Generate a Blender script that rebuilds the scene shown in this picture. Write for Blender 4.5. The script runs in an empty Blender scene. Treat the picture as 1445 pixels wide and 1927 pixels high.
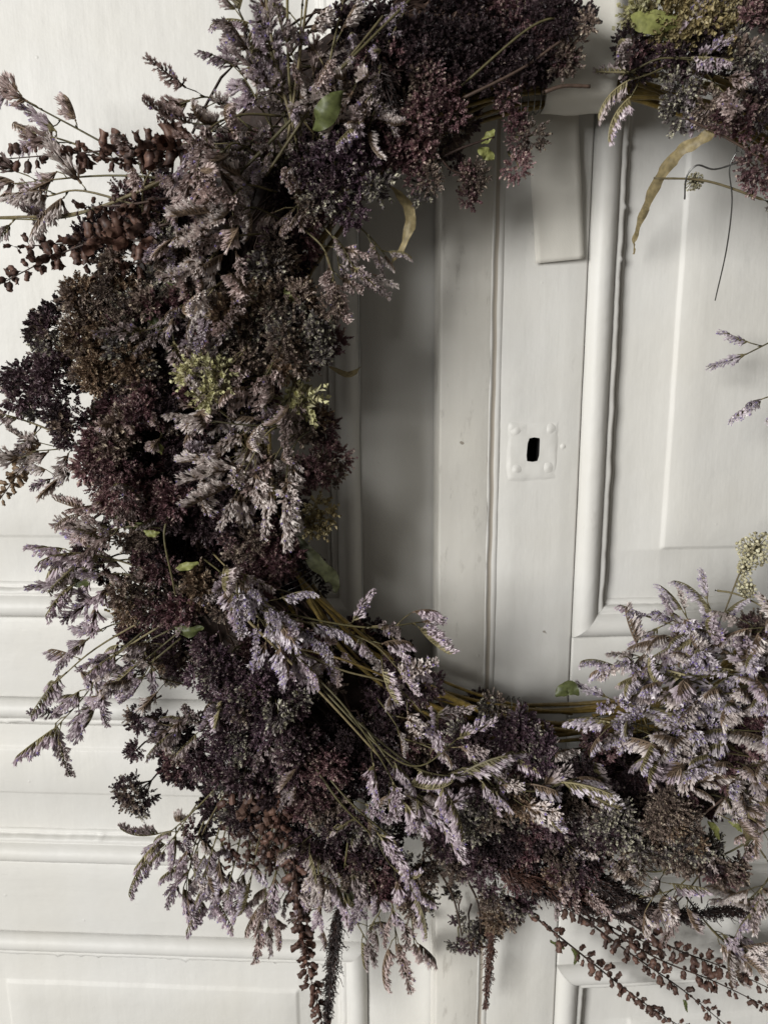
import bpy, math, random
import numpy as np
from mathutils import Vector, Matrix, Quaternion

# ------------------------------------------------------------------ camera, light, exposure
scene = bpy.context.scene
COL = scene.collection
cam_data = bpy.data.cameras.new("camera")
cam = bpy.data.objects.new("camera", cam_data)
COL.objects.link(cam)
scene.camera = cam
cam.matrix_world = Matrix((( 0.99997231, 0.00728037, 0.00154106, -0.05112586),
                           ( 0.0,        0.20708504, -0.97832295, -0.72536149),
                           (-0.00744169, 0.97829586, 0.2070793,   0.05042028),
                           (0, 0, 0, 1)))
cam_data.sensor_fit = 'VERTICAL'
cam_data.sensor_height = 36.0
cam_data.lens = 36.0 * 1447.0 / 1927.0
cam_data.clip_start = 0.02
cam_data.clip_end = 50
cam_data.dof.use_dof = True
cam_data.dof.focus_distance = 0.66
cam_data.dof.aperture_fstop = 9.0

world = bpy.data.worlds.new("World")
scene.world = world
world.use_nodes = True
bg = world.node_tree.nodes["Background"]
bg.inputs[0].default_value = (1.0, 0.94, 0.84, 1)
bg.inputs[1].default_value = 0.11

def area(name, loc, target, size, size_y, power, color):
    d = bpy.data.lights.new(name, 'AREA')
    d.shape = 'RECTANGLE'; d.size = size; d.size_y = size_y
    d.energy = power; d.color = color
    o = bpy.data.objects.new(name, d); COL.objects.link(o)
    o.location = loc
    o.rotation_euler = (Vector(target) - Vector(loc)).to_track_quat('-Z', 'Y').to_euler()
    return o
# one tall window to the upper left, behind the photographer's shoulder
area("window_light", (-4.55, -5.3, 1.30), (0.0, 0.0, -0.25), 2.9, 3.0, 665.0, (1.0, 0.997, 0.98))

scene.view_settings.view_transform = 'Standard'
scene.view_settings.look = 'None'
scene.view_settings.exposure = 0.0
scene.view_settings.gamma = 1.0
scene.cycles.use_adaptive_sampling = True
scene.cycles.adaptive_threshold = 0.02
scene.cycles.max_bounces = 4
scene.cycles.diffuse_bounces = 2
scene.cycles.glossy_bounces = 2
scene.cycles.transmission_bounces = 3

RND = random.Random(11)

# ------------------------------------------------------------------ material helpers
def new_mat(name):
    m = bpy.data.materials.new(name); m.use_nodes = True
    nt = m.node_tree
    return m, nt, nt.nodes["Principled BSDF"], nt.nodes["Material Output"]

def N(nt, kind, **kw):
    n = nt.nodes.new(kind)
    for k, v in kw.items(): setattr(n, k, v)
    return n

def paint_mat(name, grain, base=(0.665, 0.66, 0.645), dirt=0.25, scuff=0.0):
    """old thick oil paint on wood; grain = axis of the brush strokes ('x' or 'z')"""
    m, nt, p, out = new_mat(name)
    L = nt.links
    tc = N(nt, 'ShaderNodeTexCoord')
    def mapping(sc, off=(0, 0, 0)):
        mp = N(nt, 'ShaderNodeMapping'); mp.inputs['Scale'].default_value = sc
        mp.inputs['Location'].default_value = off
        L.new(tc.outputs['Object'], mp.inputs[0]); return mp
    s = (420, 60, 14) if grain == 'z' else (14, 60, 420)
    n1 = N(nt, 'ShaderNodeTexNoise'); n1.inputs['Scale'].default_value = 1; n1.inputs['Detail'].default_value = 3
    L.new(mapping(s).outputs[0], n1.inputs['Vector'])
    n2 = N(nt, 'ShaderNodeTexNoise'); n2.inputs['Scale'].default_value = 24; n2.inputs['Detail'].default_value = 4
    L.new(tc.outputs['Object'], n2.inputs['Vector'])
    n3 = N(nt, 'ShaderNodeTexNoise'); n3.inputs['Scale'].default_value = 230; n3.inputs['Detail'].default_value = 2
    L.new(tc.outputs['Object'], n3.inputs['Vector'])
    s4 = (60, 30, 8) if grain == 'z' else (8, 30, 60)
    n4 = N(nt, 'ShaderNodeTexNoise'); n4.inputs['Scale'].default_value = 1; n4.inputs['Detail'].default_value = 4
    L.new(mapping(s4, (3, 1, 2)).outputs[0], n4.inputs['Vector'])
    def math_(op, a, b):
        n = N(nt, 'ShaderNodeMath', operation=op)
        for i, v in enumerate((a, b)):
            if isinstance(v, (int, float)): n.inputs[i].default_value = v
            else: L.new(v, n.inputs[i])
        return n.outputs[0]
    h = math_('ADD', math_('MULTIPLY', n1.outputs[0], 0.03), math_('MULTIPLY', n2.outputs[0], 1.5))
    h = math_('ADD', h, math_('MULTIPLY', n3.outputs[0], 0.05))
    h = math_('ADD', h, math_('MULTIPLY', n4.outputs[0], 0.65))
    # small drips, nibs and chips in the paint
    vo = N(nt, 'ShaderNodeTexVoronoi'); vo.inputs['Scale'].default_value = 26
    L.new(tc.outputs['Object'], vo.inputs['Vector'])
    nib = N(nt, 'ShaderNodeMapRange'); nib.inputs[1].default_value = 0.05; nib.inputs[2].default_value = 0.0
    nib.inputs[3].default_value = 0; nib.inputs[4].default_value = 0.5
    L.new(vo.outputs['Distance'], nib.inputs[0])
    h = math_('ADD', h, nib.outputs[0])
    b = N(nt, 'ShaderNodeBump'); b.inputs['Strength'].default_value = 0.6; b.inputs['Distance'].default_value = 0.0016
    L.new(h, b.inputs['Height']); L.new(b.outputs[0], p.inputs['Normal'])
    # colour: faint yellowing in patches plus grime marks of their own shape
    cr = N(nt, 'ShaderNodeMix', data_type='RGBA')
    cr.inputs[6].default_value = (*base, 1); cr.inputs[7].default_value = (base[0]*.93, base[1]*.90, base[2]*.83, 1)
    n5 = N(nt, 'ShaderNodeTexNoise'); n5.inputs['Scale'].default_value = 7; n5.inputs['Detail'].default_value = 5
    L.new(tc.outputs['Object'], n5.inputs['Vector']); L.new(n5.outputs[0], cr.inputs[0])
    n6 = N(nt, 'ShaderNodeTexNoise'); n6.inputs['Scale'].default_value = 1; n6.inputs['Detail'].default_value = 6
    n6.inputs['Roughness'].default_value = 0.65
    L.new(mapping((75, 40, 22) if grain == 'z' else (22, 40, 75), (7, 3, 1)).outputs[0], n6.inputs['Vector'])
    gr = N(nt, 'ShaderNodeMapRange'); gr.inputs[1].default_value = 0.64 - 0.05*scuff; gr.inputs[2].default_value = 0.80 - 0.05*scuff
    gr.inputs[3].default_value = 0; gr.inputs[4].default_value = dirt
    L.new(n6.outputs[0], gr.inputs[0])
    cm = N(nt, 'ShaderNodeMix', data_type='RGBA')
    cm.inputs[7].default_value = (0.17, 0.145, 0.115, 1)
    L.new(gr.outputs[0], cm.inputs[0]); L.new(cr.outputs[2], cm.inputs[6])
    v2 = N(nt, 'ShaderNodeTexVoronoi'); v2.inputs['Scale'].default_value = 17
    n7 = N(nt, 'ShaderNodeTexNoise'); n7.inputs['Scale'].default_value = 90
    L.new(tc.outputs['Object'], n7.inputs['Vector'])
    wv = N(nt, 'ShaderNodeMix', data_type='RGBA'); wv.inputs[0].default_value = 0.012
    L.new(tc.outputs['Object'], wv.inputs[6]); L.new(n7.outputs['Color'], wv.inputs[7]); L.new(wv.outputs[2], v2.inputs['Vector'])
    sep = N(nt, 'ShaderNodeSeparateColor'); L.new(v2.outputs['Color'], sep.inputs[0])
    chip = math_('MULTIPLY', math_('LESS_THAN', v2.outputs['Distance'], 0.030 + 0.012*scuff), math_('GREATER_THAN', sep.outputs[0], 0.72 - 0.3*scuff))
    c2 = N(nt, 'ShaderNodeMix', data_type='RGBA'); c2.inputs[7].default_value = (0.20, 0.165, 0.125, 1)
    L.new(math_('MULTIPLY', chip, 0.75), c2.inputs[0]); L.new(cm.outputs[2], c2.inputs[6])
    L.new(c2.outputs[2], p.inputs['Base Color'])
    p.inputs['Roughness'].default_value = 0.5
    p.inputs['Specular IOR Level'].default_value = 0.3
    return m

def plant_mat(name, stops, rough=0.6, trans=0.0, var=0.35, spec=0.35, fine=0.0):
    """dried plant tissue; colour from the per-piece random attribute, shifted a little per object"""
    m, nt, p, out = new_mat(name)
    L = nt.links
    at = N(nt, 'ShaderNodeAttribute'); at.attribute_name = 'rnd'
    ramp = N(nt, 'ShaderNodeValToRGB')
    e = ramp.color_ramp.elements
    while len(e) < len(stops): e.new(0.5)
    for i, (pos, c) in enumerate(stops):
        e[i].position = pos; e[i].color = (*c, 1)
    L.new(at.outputs['Fac'], ramp.inputs[0])
    oi = N(nt, 'ShaderNodeObjectInfo')
    mr = N(nt, 'ShaderNodeMapRange'); mr.inputs[3].default_value = 1 - var; mr.inputs[4].default_value = 1 + var
    L.new(oi.outputs['Random'], mr.inputs[0])
    mul = N(nt, 'ShaderNodeVectorMath', operation='SCALE')
    L.new(ramp.outputs[0], mul.inputs[0]); L.new(mr.outputs[0], mul.inputs['Scale'])
    col = mul.outputs[0]
    if fine:
        tc = N(nt, 'ShaderNodeTexCoord')
        no = N(nt, 'ShaderNodeTexNoise'); no.inputs['Scale'].default_value = 260; no.inputs['Detail'].default_value = 3
        L.new(tc.outputs['Object'], no.inputs['Vector'])
        m2 = N(nt, 'ShaderNodeMapRange'); m2.inputs[1].default_value = 0.3; m2.inputs[2].default_value = 0.7
        m2.inputs[3].default_value = 1 - fine; m2.inputs[4].default_value = 1 + fine
        L.new(no.outputs[0], m2.inputs[0])
        mul2 = N(nt, 'ShaderNodeVectorMath', operation='SCALE')
        L.new(col, mul2.inputs[0]); L.new(m2.outputs[0], mul2.inputs['Scale']); col = mul2.outputs[0]
        b = N(nt, 'ShaderNodeBump'); b.inputs['Strength'].default_value = 0.5; b.inputs['Distance'].default_value = 0.0006
        L.new(no.outputs[0], b.inputs['Height']); L.new(b.outputs[0], p.inputs['Normal'])
    L.new(col, p.inputs['Base Color'])
    p.inputs['Roughness'].default_value = rough
    p.inputs['Specular IOR Level'].default_value = spec
    if trans:
        tr = N(nt, 'ShaderNodeBsdfTranslucent'); L.new(col, tr.inputs[0])
        mx = N(nt, 'ShaderNodeMixShader'); mx.inputs[0].default_value = trans
        L.new(p.outputs[0], mx.inputs[1]); L.new(tr.outputs[0], mx.inputs[2]); L.new(mx.outputs[0], out.inputs[0])
    return m

PAINT_Z = paint_mat("white_paint_upright", 'z')
PAINT_X = paint_mat("white_paint_across", 'x')
PAINT_SCUFF = paint_mat("white_paint_scuffed", 'z', base=(0.65, 0.635, 0.60), dirt=0.5, scuff=1.1)
PAINT_PANEL = paint_mat("white_paint_panel", 'z', dirt=0.12)
m, nt, p, out = new_mat("keyhole_dark"); p.inputs['Base Color'].default_value = (0.012, 0.011, 0.01, 1); p.inputs['Roughness'].default_value = 0.9
DARK = m

# ------------------------------------------------------------------ mesh helpers
class MB:
    def __init__(self): self.v = []; self.f = []; self.m = []; self.r = []
    def add(self, verts, faces, mat=0, rnd=0.5):
        o = len(self.v); self.v.extend(verts)
        for f in faces:
            self.f.append(tuple(i + o for i in f)); self.m.append(mat); self.r.append(rnd)
    def mesh(self, name, mats, smooth=False):
        me = bpy.data.meshes.new(name)
        me.from_pydata([tuple(v) for v in self.v], [], self.f)
        for mt in mats: me.materials.append(mt)
        me.polygons.foreach_set('material_index', self.m)
        a = me.attributes.new('rnd', 'FLOAT', 'FACE'); a.data.foreach_set('value', self.r)
        if smooth: me.polygons.foreach_set('use_smooth', [True]*len(self.f))
        me.update(); return me

def frame(d, up=None):
    d = Vector(d).normalized()
    a = Vector(up) if up is not None else (Vector((0, 0, 1)) if abs(d.z) < 0.9 else Vector((1, 0, 0)))
    s = d.cross(a)
    if s.length < 1e-5: s = d.cross(Vector((0.31, 0.77, 0.55)))
    s.normalize(); return d, s, s.cross(d)

def tube(mb, pts, radii, sides=5, mat=0, rnd=0.5, cap=True):
    pts = [Vector(p) for p in pts]; n = len(pts)
    vs = []; prev = None
    for i in range(n):
        d = (pts[min(i+1, n-1)] - pts[max(i-1, 0)])
        if d.length < 1e-9: d = Vector((0, 0, 1))
        d.normalize()
        if prev is None: _, s, u = frame(d)
        else:
            s = prev - d*prev.dot(d)
            s = s.normalized() if s.length > 1e-6 else frame(d)[1]
            u = d.cross(s)
        prev = s
        r = radii[i] if hasattr(radii, '__len__') else radii
        for k in range(sides):
            a = 2*math.pi*k/sides
            vs.append(pts[i] + s*(math.cos(a)*r) + u*(math.sin(a)*r))
    fs = []
    for i in range(n-1):
        for k in range(sides):
            k2 = (k+1) % sides
            fs.append((i*sides+k, i*sides+k2, (i+1)*sides+k2, (i+1)*sides+k))
    if cap:
        fs.append(tuple(range(sides-1, -1, -1))); fs.append(tuple((n-1)*sides+k for k in range(sides)))
    mb.add(vs, fs, mat, rnd)

def spline(pts, per=6):
    """Catmull-Rom through the points"""
    P = [Vector(p) for p in pts]
    if len(P) == 2: return [P[0].lerp(P[1], i/per) for i in range(per+1)]
    P = [P[0]*2 - P[1]] + P + [P[-1]*2 - P[-2]]
    out = []
    for i in range(1, len(P)-2):
        a, b, c, d = P[i-1:i+3]
        for k in range(per):
            t = k/per
            out.append(0.5*((2*b) + (c-a)*t + (2*a-5*b+4*c-d)*t*t + (3*b-a-3*c+d)*t**3))
    out.append(P[-2]); return out

def along(poly, t):
    x = max(0, min(1, t))*(len(poly)-1); i = min(int(x), len(poly)-2)
    return poly[i].lerp(poly[i+1], x-i), (poly[i+1]-poly[i]).normalized()

def link(name, data, parent=None, mw=None):
    o = bpy.data.objects.new(name, data); COL.objects.link(o)
    if parent is not None: o.parent = parent
    if mw is not None: o.matrix_local = mw
    return o
def empty(name, loc=(0, 0, 0), parent=None):
    o = link(name, None, parent); o.location = loc; o.empty_display_size = 0.02; return o
def tag(o, label=None, cat=None, kind=None, group=None):
    if label: o['label'] = label
    if cat: o['category'] = cat
    if kind: o['kind'] = kind
    if group: o['group'] = group
    return o

# ------------------------------------------------------------------ the two cupboard doors
def wob(x, y, z, a=0.0004):
    return a*(math.sin(x*61+z*37+y*11)+math.sin(x*143-z*89+1.3)*.6+math.sin(z*211+x*17)*.5)

def board(name, parent, u0, u1, z0, z1, front, back, mat, bev=0.0025, holes=None):
    """a frame member: front face at local y=front, softly rounded painted edges"""
    mb = MB()
    nu = max(2, int((u1-u0)/0.02)); nz = max(2, int((z1-z0)/0.02))
    us = [u0, u0+bev*.3, u0+bev] + [u0+bev+(u1-u0-2*bev)*i/nu for i in range(1, nu)] + [u1-bev, u1-bev*.3, u1]
    zs = [z0, z0+bev*.3, z0+bev] + [z0+bev+(z1-z0-2*bev)*i/nz for i in range(1, nz)] + [z1-bev, z1-bev*.3, z1]
    if holes:
        hu0, hu1, hz0, hz1 = holes
        us = sorted([u for u in us if not hu0-.004 < u < hu1+.004] + [hu0-.0035, hu0, hu1, hu1+.0035])
        zs = sorted([z for z in zs if not hz0-.004 < z < hz1+.004] + [hz0-.0035, hz0, hz1, hz1+.0035])
    def dropf(t, lo, hi):
        d = min(t-lo, hi-t)
        return bev*(1-math.sqrt(max(0, 1-(1-min(1, d/bev))**2)))
    vs = []
    for z in zs:
        for u in us:
            dy = max(dropf(u, u0, u1), dropf(z, z0, z1))
            vs.append((u, front+dy+wob(u, 0, z, 0.00022), z))
    W = len(us); fs = []
    for j in range(len(zs)-1):
        for i in range(W-1):
            if holes and us[i] >= hu0-1e-6 and us[i+1] <= hu1+1e-6 and zs[j] >= hz0-1e-6 and zs[j+1] <= hz1+1e-6: continue
            fs.append((j*W+i, j*W+i+1, (j+1)*W+i+1, (j+1)*W+i))
    # sides
    o = len(vs); rim = [i for i in range(W)] + [j*W+W-1 for j in range(1, len(zs))] + [(len(zs)-1)*W+i for i in range(W-2, -1, -1)] + [j*W for j in range(len(zs)-2, 0, -1)]
    for i in rim: vs.append((vs[i][0], back, vs[i][2]))
    n = len(rim)
    for k in range(n): fs.append((rim[k], o+k, o+(k+1) % n, rim[(k+1) % n]))
    fs.append(tuple(o+k for k in range(n)))
    mb.add(vs, fs)
    me = mb.mesh(name, [mat], smooth=False)
    me.polygons.foreach_set('use_smooth', [len(f) == 4 for f in fs])
    return link(name, me, parent)

# cross-section of the panel moulding: (distance from its outer edge, height above the stile), metres
PROFILE = [(0.0000, -0.0040), (0.0006, 0.0005), (0.0022, 0.0042), (0.0055, 0.0078), (0.0095, 0.0096), (0.0140, 0.0098),
           (0.0185, 0.0078), (0.0222, 0.0040), (0.0240, 0.0006), (0.0246, -0.0004), (0.0262, 0.0006), (0.0285, 0.0008), (0.0306, -0.0006),
           (0.0312, -0.0050), (0.0318, -0.0085), (0.0330, -0.0076), (0.0350, -0.0080), (0.0372, -0.0105), (0.0376, -0.0140)]

def noise1(rg, n, k):
    c = [rg.gauss(0, 1) for _ in range(n//k+3)]
    out = []
    for i in range(n+1):
        t = i/k; j = int(t); f = t-j; f = f*f*(3-2*f); out.append(c[j]*(1-f)+c[j+1]*f)
    return out

def moulding(parent, a, b, inward, mat, seed, width=1.0):
    """one mitred strip from corner a to corner b (u,z); inward = unit vector to the panel"""
    mb = MB(); rg = random.Random(seed)
    ax, az = a; bx, bz = b
    ln = math.hypot(bx-ax, bz-az); dx, dz = (bx-ax)/ln, (bz-az)/ln
    n = max(4, int(ln/0.004)); vs = []; W = len(PROFILE)
    na, nb, nc = noise1(rg, n, 7), noise1(rg, n, 2), noise1(rg, n, 16)
    drip = [max(0, abs(x)-1.5)*1.2 for x in noise1(rg, n, 2)]
    ph = [rg.uniform(0, 6) for _ in range(6)]
    for i in range(n+1):
        for j, (w, h) in enumerate(PROFILE):
            w *= width
            s = w + (ln-2*w)*i/n
            inner = 1.0 if 0.028 < w/width < 0.036 else 0.35
            jw = inner*(0.00030*na[i]+0.00022*nb[i]+0.00015*nc[i])
            jh = 0.00010*na[(i+j) % n]+0.00010*nc[i]+0.00005*rg.gauss(0, 1)
            if 12 <= j <= 15: jh += drip[i]*0.0022; jw += drip[i]*0.0006
            if j in (0, W-1): jw = jh = 0
            ww = w+jw
            vs.append((ax+dx*s+inward[0]*ww, -(h+jh), az+dz*s+inward[1]*ww))
    fs = []
    for i in range(n):
        for j in range(W-1):
            fs.append((i*W+j, i*W+j+1, (i+1)*W+j+1, (i+1)*W+j))
    mb.add(vs, fs)
    return link("moulding", mb.mesh("moulding", [mat], True), parent)

def panel(parent, u0, u1, z0, z1, f0, f1, g0, g1):
    """recessed panel u0..u1, z0..z1 with a raised field f0..f1, g0..g1"""
    mb = MB(); rec, lift, bw = 0.0105, 0.0034, 0.0055
    def pts(lo, hi, a, b):
        L = [lo, a-bw/2, a-bw/6, a+bw/6, a+bw/2]
        k = max(2, int((b-a)/0.025))
        L += [a+bw/2+(b-a-bw)*i/k for i in range(1, k)]
        return L + [b-bw/2, b-bw/6, b+bw/6, b+bw/2, hi]
    us, zs = pts(u0, u1, f0, f1), pts(z0, z1, g0, g1)
    def rise(t, a, b):
        d = min(t-(a-bw/2), (b+bw/2)-t)/bw
        d = max(0, min(1, d)); return d*d*(3-2*d)
    vs = [(u, rec - lift*min(rise(u, f0, f1), rise(z, g0, g1)) + wob(u, 1, z, 0.0003), z) for z in zs for u in us]
    W = len(us)
    fs = [(j*W+i, j*W+i+1, (j+1)*W+i+1, (j+1)*W+i) for j in range(len(zs)-1) for i in range(W-1)]
    mb.add(vs, fs)
    return link("panel", mb.mesh("panel", [PAINT_PANEL], True), parent)

def panelled(door, u0, u1, z0, z1, field, seed):
    """moulding frame outer box u0..u1, z0..z1 and the panel behind it"""
    c = [(u0, z0), (u1, z0), (u1, z1), (u0, z1)]
    inw = [(0, 1), (-1, 0), (0, -1), (1, 0)]
    for k in range(4):
        moulding(door, c[k], c[(k+1) % 4], inw[k], PAINT_X if k % 2 == 0 else PAINT_Z, seed+k)
    panel(door, u0+0.034, u1-0.034, z0+0.034, z1-0.034, *field)

A = math.radians(3)
TOP, BOT = 0.80, -1.02
left = empty("cupboard_door", (0.045*math.sin(A), 0.045*math.cos(A), BOT)); left.rotation_euler = (0, 0, -A)
tag(left, "white painted left leaf of the panelled cupboard, without a keyhole, behind the flowers", "cupboard door", group="pair of white cupboard doors")

LW = 0.70
board("stile", left, -0.0777, 0.012, BOT, TOP, 0.0, 0.03, PAINT_Z)
board("stile", left, -LW, -LW+0.09, BOT, TOP, 0.0, 0.03, PAINT_Z)
lu0, lu1 = -LW+0.0905, -0.0782
board("rail", left, lu0, lu1, 0.70, TOP, 0.0004, 0.03, PAINT_X)
board("rail", left, lu0, lu1, -0.3260, -0.2315, 0.0004, 0.03, PAINT_X)
board("rail", left, lu0, lu1, -0.6285, -0.5325, 0.0004, 0.03, PAINT_X)
board("rail", left, lu0, lu1, BOT, -0.94, 0.0004, 0.03, PAINT_X)
panelled(left, lu0, lu1, -0.2310, 0.6995, (lu0+.085, -0.171, -0.143, 0.615), 100)
panelled(left, lu0, lu1, -0.5320, -0.3265, (lu0+.085, -0.168, -0.4485, -0.3920), 200)
panelled(left, lu0, lu1, -0.9395, -0.6290, (lu0+.085, -0.164, -0.86, -0.7065), 300)

right = empty("cupboard_door", (0, 0.0, BOT)); right.rotation_euler = (0, 0, A)
tag(right, "white painted right leaf of the panelled cupboard with keyhole and scuffed cover strip", "cupboard door", group="pair of white cupboard doors")
RW = 0.72
KH = (0.0842, 0.0965, -0.0560, -0.0325)
board("stile", right, 0.0540, 0.1358, BOT, TOP, 0.0, 0.03, PAINT_Z, holes=KH)
board("stile", right, RW-0.09, RW, BOT, TOP, 0.0, 0.03, PAINT_Z)
ru0, ru1 = 0.1363, RW-0.0905
board("rail", right, ru0, ru1, 0.70, TOP, 0.0004, 0.03, PAINT_X)
board("rail", right, ru0, ru1, -0.3235, -0.2360, 0.0004, 0.03, PAINT_X)
board("rail", right, ru0, ru1, -0.6230, -0.5400, 0.0004, 0.03, PAINT_X)
board("rail", right, ru0, ru1, BOT, -0.94, 0.0004, 0.03, PAINT_X)
panelled(right, ru0, ru1, -0.2355, 0.6995, (0.2262, ru1-.085, -0.1468, 0.615), 400)
panelled(right, ru0, ru1, -0.5395, -0.3240, (0.2262, ru1-.085, -0.4600, -0.4000), 500)
panelled(right, ru0, ru1, -0.9395, -0.6235, (0.2262, ru1-.085, -0.86, -0.7080), 600)
# cover strip (astragal) closing the gap between the leaves, with a bead along its inner edge
cs = board("cover_strip", right, 0.0, 0.0486, BOT, TOP, -0.0028, 0.0430, PAINT_SCUFF, bev=0.0026)
# a shallow groove runs between the strip and the stile; its middle faces are brown
m, nt, p, out = new_mat("brown_groove"); p.inputs['Base Color'].default_value = (0.42, 0.375, 0.315, 1); p.inputs['Roughness'].default_value = 0.7
GROOVE_BROWN = m
mb = MB(); rg = random.Random(5); vs = []; NB = 200
for i in range(NB+1):
    z = BOT+0.001+(TOP-BOT-0.002)*i/NB
    w = 0.0003*math.sin(z*47)+0.0002*math.sin(z*131)+rg.gauss(0, .00005)
    for k, (u, y) in enumerate(((0.0462, 0.0005), (0.0466, -0.0027), (0.0478, -0.0025), (0.0490, -0.0016), (0.0506, -0.0006), (0.0528, -0.0004), (0.0544, -0.0010), (0.0575, -0.0006), (0.0588, 0.0012))):
        vs.append((u+(w if 1 < k < 7 else 0), y+rg.gauss(0, .00004), z))
mb.add(vs, [(i*9+k, i*9+k+1, (i+1)*9+k+1, (i+1)*9+k) for i in range(NB) for k in range(8)])
mb.m = [1 if k % 8 in (3, 4) else 0 for k in range(NB*8)]
link("groove", mb.mesh("groove", [PAINT_Z, GROOVE_BROWN], True), cs)

# lock plate painted over: thin plate with a keyhole, four domed rivets, a hollow behind the hole
def lock_plate():
    mb = MB()
    u0, u1, z0, z1 = 0.0665, 0.1135, -0.0735, -0.0185
    hu0, hu1, hz0, hz1 = KH
    us = [u0-.002, u0, u0+.0015, u0+.003, 0.074, 0.079, hu0-.0012, hu0, 0.0903, hu1, hu1+.0012, 0.102, 0.107, u1-.003, u1-.0015, u1, u1+.002]
    zs = [z0-.002, z0, z0+.0015, z0+.003, -0.067, -0.062, hz0-.0012, hz0, -0.05, -0.044, -0.038, hz1, hz1+.0012, -0.026, -0.0235, z1-.003, z1-.0015, z1, z1+.002]
    vs = []
    for z in zs:
        for u in us:
            e = min(u-u0, u1-u, z-z0, z1-z)
            t = max(0, min(1, (e+.002)/.005)); t = t*t*(3-2*t)
            y = 0.0004 - 0.0014*t + wob(u*4, 2, z*4, 0.0004)*t
            uu, zz = u, z
            if hu0-1e-6 <= u <= hu1+1e-6 and hz0-1e-6 <= z <= hz1+1e-6:
                # rounded, slightly wonky hole outline
                cu, cz = (hu0+hu1)/2, (hz0+hz1)/2
                if abs(abs(u-cu)-(hu1-hu0)/2) < 1e-6 and abs(abs(z-cz)-(hz1-hz0)/2) < 1e-6:
                    uu = cu+(u-cu)*.80; zz = cz+(z-cz)*.93
                uu += (z-cz)*0.06
            vs.append((uu, y, zz))
    W = len(us); fs = []
    for j in range(len(zs)-1):
        for i in range(W-1):
            if us[i] >= hu0-1e-6 and us[i+1] <= hu1+1e-6 and zs[j] >= hz0-1e-6 and zs[j+1] <= hz1+1e-6: continue
            fs.append((j*W+i, j*W+i+1, (j+1)*W+i+1, (j+1)*W+i))
    mb.add(vs, fs)
    return link("lock_plate", mb.mesh("lock_plate", [PAINT_Z], True), right)
lp = lock_plate()
def dome(r, h, seed):
    mb = MB(); vs = [(0, -h, 0)]; fs = []; rg = random.Random(seed); T = (0.3, 0.55, 0.78, 0.95, 1.1, 1.35)
    for t in T:
        sk = .5+.5*math.cos(math.pi*min(1, t/1.35)); f = rg.gauss(0, .02)
        for k in range(14):
            a = 2*math.pi*k/14; rr = r*t*(1+rg.gauss(0, .02)+.08*math.sin(a+seed))
            vs.append((math.cos(a)*rr, -h*(sk**.8)*(1+f) + (0.0006 if t == T[-1] else 0), math.sin(a)*rr))
    for k in range(14): fs.append((0, 1+k, 1+(k+1) % 14))
    for j in range(len(T)-1):
        for k in range(14):
            fs.append((1+j*14+k, 1+(j+1)*14+k, 1+(j+1)*14+(k+1) % 14, 1+j*14+(k+1) % 14))
    mb.add(vs, fs); return mb.mesh("rivet", [PAINT_Z], True)
for i, (u, z) in enumerate([(0.0735, -0.0265), (0.1055, -0.0255), (0.0740, -0.0635), (0.1050, -0.0615)]):
    o = link("rivet", dome(0.0046, 0.0014, i), lp); o.location = (u, -0.0008, z)
o = link("rivet", dome(0.0023, 0.0008, 9), lp); o.location = (0.1190, -0.0002, -0.0415)
mb = MB()   # the hollow of the lock
u0, u1, z0, z1 = KH
v = [(u0-.002, .0285, z0-.002), (u1+.002, .0285, z0-.002), (u1+.002, .0285, z1+.002), (u0-.002, .0285, z1+.002),
     (u0-.002, .0035, z0-.002), (u1+.002, .0035, z0-.002), (u1+.002, .0035, z1+.002), (u0-.002, .0035, z1+.002)]
mb.add(v, [(0, 1, 2, 3), (0, 4, 5, 1), (1, 5, 6, 2), (2, 6, 7, 3), (3, 7, 4, 0)])
link("keyhole", mb.mesh("keyhole", [DARK]), lp)
# children were modelled in world heights: lift them to the doors' bases
for d in (left, right):
    for c in d.children:
        c.location.z -= BOT

# ------------------------------------------------------------------ plant materials
def M3(a, b, c): return [(0.0, a), (0.5, b), (1.0, c)]
STEM = plant_mat("dry_stem_green", M3((.060, .052, .022), (.105, .090, .040), (.150, .120, .062)), 0.55, var=.3, fine=.25)
STEM_R = plant_mat("dry_stem_brown", M3((.030, .018, .014), (.055, .034, .026), (.085, .055, .040)), 0.55, var=.3, fine=.25)
BRACT = plant_mat("statice_bract", M3((.095, .080, .036), (.19, .16, .082), (.31, .27, .155)), 0.55, .15, var=.3)
BRACT_B = plant_mat("statice_bract_brown", M3((.085, .056, .036), (.165, .115, .078), (.26, .19, .135)), 0.55, .15, var=.3)
PETAL = {
 'l': plant_mat("petal_lavender", M3((.38, .295, .34), (.62, .525, .565), (.85, .78, .79)), .6, .25, var=.2),
 'w': plant_mat("petal_pale", M3((.50, .42, .40), (.73, .65, .615), (.90, .84, .79)), .6, .25, var=.18),
 'k': plant_mat("petal_faded_pink", M3((.36, .27, .25), (.55, .44, .415), (.74, .63, .59)), .6, .22, var=.22),
 'b': plant_mat("petal_blue", M3((.42, .36, .43), (.68, .61, .65), (.91, .865, .87)), .6, .25, var=.16),
 'g': plant_mat("petal_greyed", M3((.28, .225, .22), (.46, .385, .375), (.64, .56, .54)), .6, .22, var=.25),
}
COROLLA = plant_mat("petal_violet", M3((.16, .11, .32), (.25, .19, .42), (.36, .29, .52)), .6, .2, var=.2)
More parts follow.
